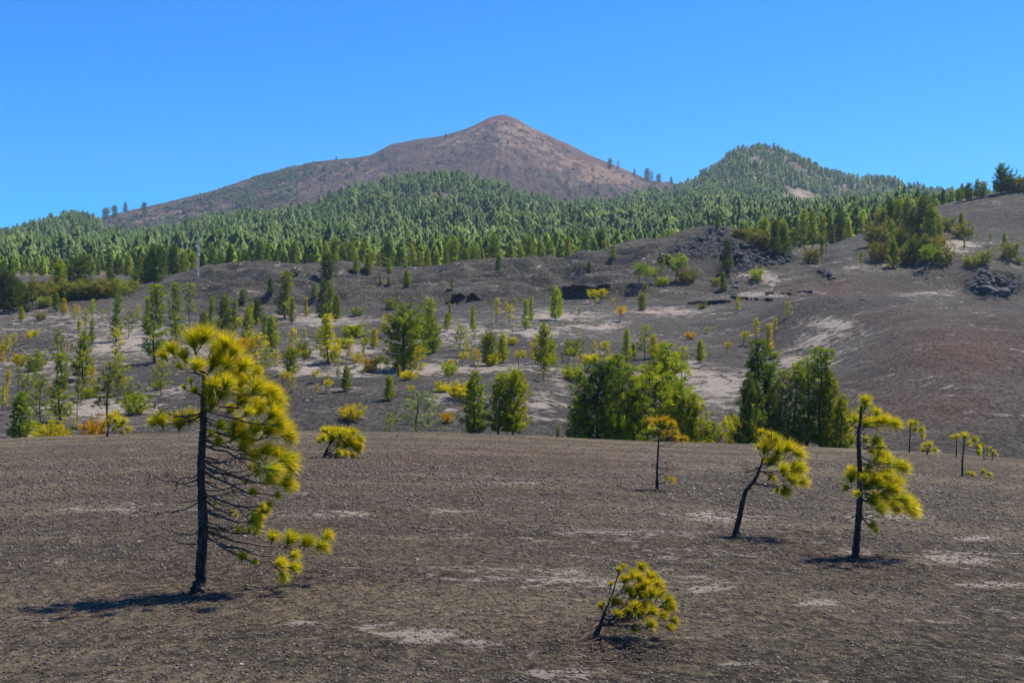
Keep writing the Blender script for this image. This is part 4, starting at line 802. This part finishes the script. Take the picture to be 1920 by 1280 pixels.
fg_tree(dict(base=(1605, 1045), label='slender young pine with bare lower trunk, front right', col='lime', flakes=160, dead=12, deadrange=(800, 1010), deadright=.7, deadlen=(20, 70),
    trunk=[(1604, 1047, 9), (1608, 1000, 7.5), (1611, 940, 6.8), (1612, 880, 5.5), (1610, 820, 4.4), (1613, 780, 3.4), (1616, 752, 2.5)],
    boughs=[(768, [(1617, 755, 20, 90), (1622, 762, 16, 70)]), (785, [(1630, 772, 16, 40), (1616, 775, 14, 90)]), (800, [(1622, 800, 24, 60), (1640, 795, 26, 40), (1650, 790, 24, 20)]), (805, [(1590, 790, 9, 110), (1594, 830, 9, 80)]),
        (838, [(1640, 832, 20, 50), (1650, 840, 16, 10), (1636, 848, 14, 20)]), (850, [(1650, 862, 26, 30), (1663, 870, 24, 0), (1645, 870, 20, 40)]), (870, [(1655, 885, 26, -10), (1668, 862, 18, 50), (1630, 880, 14, 60)]),
        (898, [(1595, 900, 24, 100), (1588, 912, 14, 180), (1600, 888, 18, 90)]), (905, [(1625, 915, 28, 60), (1640, 905, 26, 80), (1655, 915, 26, 60)]), (912, [(1665, 920, 30, 20), (1680, 910, 26, 40), (1650, 930, 24, 0)]), (920, [(1625, 935, 24, 10), (1640, 945, 26, 10), (1675, 930, 24, 0)]),
        (930, [(1690, 945, 28, 20), (1705, 955, 26, -10), (1680, 955, 20, 0)]), (965, [(1630, 985, 14, 30), (1640, 992, 10, -30)]), (880, [(1620, 890, 16, 60), (1632, 900, 18, 40)])]), 2)
fg_tree(dict(base=(1378, 1005), label='leaning young pine with a bent charred trunk and all its needles to the right', col='lime', flakes=90, dead=12, deadrange=(860, 960), deadright=.25, deadlen=(20, 60),
    trunk=[(1377, 1007, 7), (1386, 975, 6.2), (1393, 935, 5.5), (1398, 920, 4.8), (1412, 905, 4), (1420, 890, 3.2), (1427, 872, 2.6), (1430, 860, 2)],
    boughs=[(868, [(1436, 850, 26, 80), (1448, 838, 22, 70), (1425, 842, 10, 110)]), (870, [(1460, 850, 26, 60), (1475, 845, 26, 50), (1490, 850, 24, 10)]), (875, [(1455, 868, 22, 60), (1445, 872, 18, 60)]), (882, [(1480, 880, 26, 20), (1495, 885, 22, 0), (1468, 890, 16, 30)]),
        (905, [(1485, 905, 24, 10), (1492, 900, 22, -10), (1480, 918, 20, -60), (1465, 918, 14, -70)]), (908, [(1445, 900, 14, 60), (1455, 902, 10, 20)]), (862, [(1445, 820, 14, 80), (1458, 830, 18, 80), (1440, 775, 0.1, 90)])]), 3)
fg_tree(dict(base=(1232, 918), label='small thin pine with orange crown standing at the centre right of the gravel slope', col='ora', flakes=20, dead=9, deadrange=(830, 890), deadright=.8, deadlen=(10, 36),
    trunk=[(1232, 919, 4), (1232, 880, 2.6), (1234, 840, 2.1), (1236, 810, 1.6)], boughs=[(815, [(1232, 795, 14, 110), (1245, 792, 16, 80), (1226, 798, 9, 150)]), (822, [(1255, 800, 16, 50), (1264, 812, 14, 10), (1250, 812, 12, 10)]), (835, [(1272, 822, 14, 10), (1280, 820, 9, 0), (1262, 818, 10, -20)]), (905, [(1256, 900, 11, 20), (1250, 898, 8, 60)]), (825, [(1240, 815, 12, 70), (1258, 795, 12, 60)])]), 4)
fg_tree(dict(base=(1118, 1193), name='pine_shrub', cat='shrub', label='small fan shaped pine shrub with golden needles, front centre right', col='yel', dens=1.7, nw=0.0026, dead=5, deadrange=(1150, 1180), deadright=.8, deadlen=(14, 40), roots=1, flakes=30,
    trunk=[(1118, 1195, 7.5), (1122, 1180, 6), (1126, 1168, 4.6), (1134, 1145, 3), (1142, 1132, 2.4), (1150, 1105, 1.8), (1160, 1072, 1.2)],
    boughs=[(1078, [(1161, 1070, 11, 90), (1170, 1069, 10, 70)]), (1140, [(1147, 1102, 9, 90), (1148, 1128, 15, 60), (1156, 1130, 12, 30)]), (1145, [(1127, 1135, 12, 95)]),
        (1120, [(1170, 1090, 18, 80), (1185, 1088, 22, 60), (1195, 1082, 16, 80)]), (1150, [(1205, 1098, 22, 60), (1218, 1090, 20, 60), (1195, 1105, 18, 70), (1228, 1100, 20, 40)]), (1160, [(1240, 1115, 18, 30), (1248, 1128, 16, 10), (1230, 1112, 18, 60)]),
        (1165, [(1185, 1122, 20, 70), (1200, 1118, 20, 60), (1175, 1112, 14, 60)]), (1168, [(1245, 1140, 16, 0), (1236, 1150, 16, -10), (1252, 1132, 12, 10)]), (1165, [(1190, 1140, 20, 60), (1205, 1135, 18, 40), (1175, 1145, 16, 80)]), (1170, [(1165, 1158, 12, 60), (1175, 1160, 10, 30), (1183, 1168, 14, -20), (1195, 1150, 16, 20)])]), 5)
fg_tree(dict(base=(612, 857), name='pine_shrub', cat='shrub', label='low dense golden pine shrub leaning right on the gravel crest', col='lime', dens=1.5, nw=0.008, dead=6, deadrange=(838, 852), deadlen=(14, 50), deadright=1, roots=0,
    trunk=[(606, 860, 4.2), (610, 850, 3.2), (614, 840, 2.2), (620, 830, 1.5)],
    boughs=[(846, [(610, 812, 15, 100), (620, 812, 15, 80), (606, 824, 13, 120), (614, 822, 13, 90)]), (846, [(634, 815, 16, 70), (646, 812, 16, 70), (626, 822, 14, 70), (640, 822, 16, 80)]), (850, [(658, 814, 16, 60), (666, 826, 16, 30), (650, 824, 16, 60), (660, 834, 15, 40)]),
            (852, [(664, 843, 14, 0), (652, 836, 15, 30), (640, 832, 16, 50), (670, 836, 12, 10)]), (853, [(632, 836, 14, 40), (646, 848, 12, 0), (620, 830, 14, 80), (658, 850, 11, -10), (636, 846, 11, 20)]), (848, [(628, 814, 15, 80), (652, 818, 15, 70), (644, 840, 14, 60)])]), 6)
fg_tree(dict(base=(205, 818), name='pine_shrub', cat='shrub', label='golden leaning shrub on the crest left of the tall pine', col='lime', nw=0.010, dead=2, deadrange=(800, 812), deadlen=(10, 25), roots=0,
    trunk=[(200, 820, 2.5), (202, 806, 2), (206, 795, 1.5)], boughs=[(808, [(208, 785, 14, 80), (218, 785, 14, 60), (205, 795, 10, 100)]), (810, [(228, 792, 14, 40), (234, 804, 12, 0), (220, 800, 14, 40)]), (812, [(212, 806, 10, 40), (226, 810, 10, 10)])]), 7)
fg_tree(dict(base=(1803, 893), label='small pine with flat orange crown and a low branch, right side of gravel crest', col='lime', nw=0.008, dead=3, deadrange=(850, 885), deadlen=(8, 20), roots=0,
    trunk=[(1804, 895, 2.6), (1805, 860, 2), (1807, 835, 1.5), (1808, 822, 1)], boughs=[(832, [(1808, 820, 13, 90), (1798, 822, 11, 130), (1790, 820, 7, 170)]), (836, [(1820, 825, 12, 40), (1826, 836, 11, 0), (1815, 832, 9, 20)]), (840, [(1830, 845, 9, -40)]), (886, [(1818, 890, 10, 30), (1812, 888, 8, 60), (1836, 884, 9, 60), (1845, 886, 9, 0), (1838, 892, 8, -20)])]), 8)
fg_tree(dict(base=(1706, 848), label='thin golden pine with sideways crown standing on the crest right of the slender pine', col='lime', nw=0.010, dead=3, deadrange=(810, 842), deadlen=(8, 18), roots=0,
    trunk=[(1705, 849, 1.9), (1706, 820, 1.4), (1707, 800, 1)], boughs=[(808, [(1710, 797, 13, 80), (1717, 796, 11, 60)]), (815, [(1724, 806, 12, 30), (1727, 815, 9, -20), (1715, 808, 10, 50)])]), 9)
fg_tree(dict(base=(1738, 852), name='pine_shrub', cat='shrub', label='round golden shrub on the crest beside the thin sideways pine', col='lime', nw=0.010, roots=0,
    trunk=[(1738, 853, 2), (1739, 845, 1.4), (1740, 840, 1)], boughs=[(846, [(1736, 838, 10, 110), (1742, 836, 11, 80)]), (848, [(1748, 843, 10, 10), (1732, 844, 9, 150), (1741, 845, 9, 60)])]), 10)
fg_tree(dict(base=(1845, 862), label='spindly little pine, left of the pair on the crest near the right edge', col='yg', nw=0.009, roots=0,
    trunk=[(1845, 862, 1.1), (1845, 850, .9), (1844, 838, .7)], boughs=[(842, [(1844, 836, 7, 90), (1848, 841, 5, 20)]), (852, [(1849, 852, 6, 20), (1841, 848, 5, 160)])]), 11)
fg_tree(dict(base=(1861, 862), label='spindly golden pine, right of the pair on the crest near the right edge', col='lime', nw=0.009, roots=0,
    trunk=[(1861, 863, 1.1), (1861, 852, .9), (1859, 843, .7)], boughs=[(846, [(1858, 842, 5, 100)]), (852, [(1862, 848, 7, 60), (1865, 852, 6, 0)])]), 12)
p = at(1793, 857, 20, 46); sn = Acc(); zt = 50 / F * p.y; sn.add(*tube([(0, 0, -.05), (.01, 0, zt * .5), (-.015, 0, zt)], [0.028, 0.02, 0.006], 6)); sn.add(*tube([(.01, 0, zt * .5), (-.1, .03, zt * .75)], [.008, .003], 4)); sn.add(*tube([(0, 0, zt * .7), (.08, -.03, zt * .86)], [.007, .003], 4))
o = sn.build('dead_snag', M_BARK, None); o.location = p; tag(o, 'thin dead trunk on the crest left of the flat crowned pine', 'dead tree')

# fallen needles and twigs
rl = np.random.RandomState(31); LB = Blades()
for x, y, n, sp_ in ((370, 1112, 900, .5), (400, 1118, 700, .9), (1605, 1047, 600, .4), (1650, 1056, 300, .6), (1378, 1007, 300, .35), (1440, 1015, 250, .5), (1118, 1195, 300, .2), (1150, 1200, 300, .35), (1232, 919, 150, .3), (800, 1150, 500, 2.5), (1100, 1020, 500, 3.0)):
    c = at(x, y, 4, 46); q = rl.randn(n, 2) * sp_; X_ = c.x + q[:, 0]; Y_ = np.maximum(4.2, c.y + q[:, 1] * 1.3); Z_ = zat(X_, Y_) + 0.012; a_ = rl.rand(n) * 6.28
    LB.add(np.stack([X_, Y_, Z_], 1), np.stack([np.cos(a_), np.sin(a_), 0.05 * rl.randn(n)], 1), 0.06 + 0.16 * rl.rand(n), 0.0035, rl.rand(n), rl, 0.02)
o = LB.build('needle_litter', M_TWIG, None, (1, 1, 1)); tag(o, 'fallen dry needles and bits of twig lying on the gravel', 'litter', kind='stuff')

# ------------------------------------------------------------------ loose lapilli on the near slope
rg = np.random.RandomState(9); N = 150000
Y = np.exp(rg.uniform(math.log(4.2), math.log(40), N)); xp = rg.uniform(-150, 2070, N); X = (xp - 960) / F * Y; Z = zat(X, Y)
s = (0.004 + 0.016 * rg.rand(N) ** 4) * np.clip(Y / 8, 0.8, 2.4)
B = np.array([[1, 0, 0], [-.5, .87, 0], [-.5, -.87, 0], [0.1, 0.1, 1], [0, 0, -.6]]); FB = np.array([[0, 1, 3], [1, 2, 3], [2, 0, 3], [1, 0, 4], [2, 1, 4], [0, 2, 4]])
a = rg.rand(N) * 6.28; J = B[None] * (1 + 0.5 * rg.uniform(-1, 1, (N, 5, 1))); 
VX_ = (J[:, :, 0] * np.cos(a)[:, None] - J[:, :, 1] * np.sin(a)[:, None]) * s[:, None] + X[:, None]; VY_ = (J[:, :, 0] * np.sin(a)[:, None] + J[:, :, 1] * np.cos(a)[:, None]) * s[:, None] + Y[:, None]; VZ_ = J[:, :, 2] * s[:, None] * .7 + Z[:, None]
m, nt, out = newmat('lapilli_stones'); b = NB(nt); v = b.attr('v')
p_ = b.n('ShaderNodeBsdfPrincipled'); p_.inputs['Roughness'].default_value = 0.8
col = b.mix(b.ramp(v, 0, 0.9), (0.018, 0.014, 0.012), (0.11, 0.085, 0.066)); col = b.mix(b.ramp(v, 0.9975, 0.999), col, (0.30, 0.26, 0.21)); b.l(col, p_.inputs['Base Color']); b.l(p_.outputs[0], out.inputs[0])
o = mesh_np('gravel', np.stack([VX_, VY_, VZ_], -1).reshape(-1, 3), (FB[None] + (np.arange(N) * 5)[:, None, None]).reshape(-1, 3), 3, [m], attrs={'v': np.repeat(rg.rand(N), 5)})
tag(o, 'loose dark volcanic stones covering the near slope', 'gravel', kind='stuff')

# unused kinds leave no trace
for k, L in PROTO.items():
    for i, r in enumerate(L):
        if (k, i) not in USED:
            for ch in list(r.children): bpy.data.objects.remove(ch)
            bpy.data.objects.remove(r)
for i, r in enumerate(RK):
    if i not in rused: bpy.data.objects.remove(r)

# ------------------------------------------------------------------ haze
HX, HZ0, HZ1, HY0, HY1 = 3700, -260, 520, -700, 3600
V = [(x, y, z) for z in (HZ0, HZ1) for y in (HY0, HY1) for x in (-HX, HX)]
Q = np.array([[0, 2, 3, 1], [4, 5, 7, 6], [0, 1, 5, 4], [2, 6, 7, 3], [0, 4, 6, 2], [1, 3, 7, 5]])
m, nt, out = newmat('haze_air'); pv = nt.nodes.new('ShaderNodeVolumePrincipled'); pv.inputs['Color'].default_value = (0.62, 0.80, 1.0, 1); pv.inputs['Density'].default_value = 0.00009; pv.inputs['Anisotropy'].default_value = 0.3
nt.links.new(pv.outputs[0], out.inputs['Volume'])
o = mesh_np('haze', V, Q, 4, [m]); tag(o, 'thin blue haze over the valley and mountains', 'haze', kind='stuff')
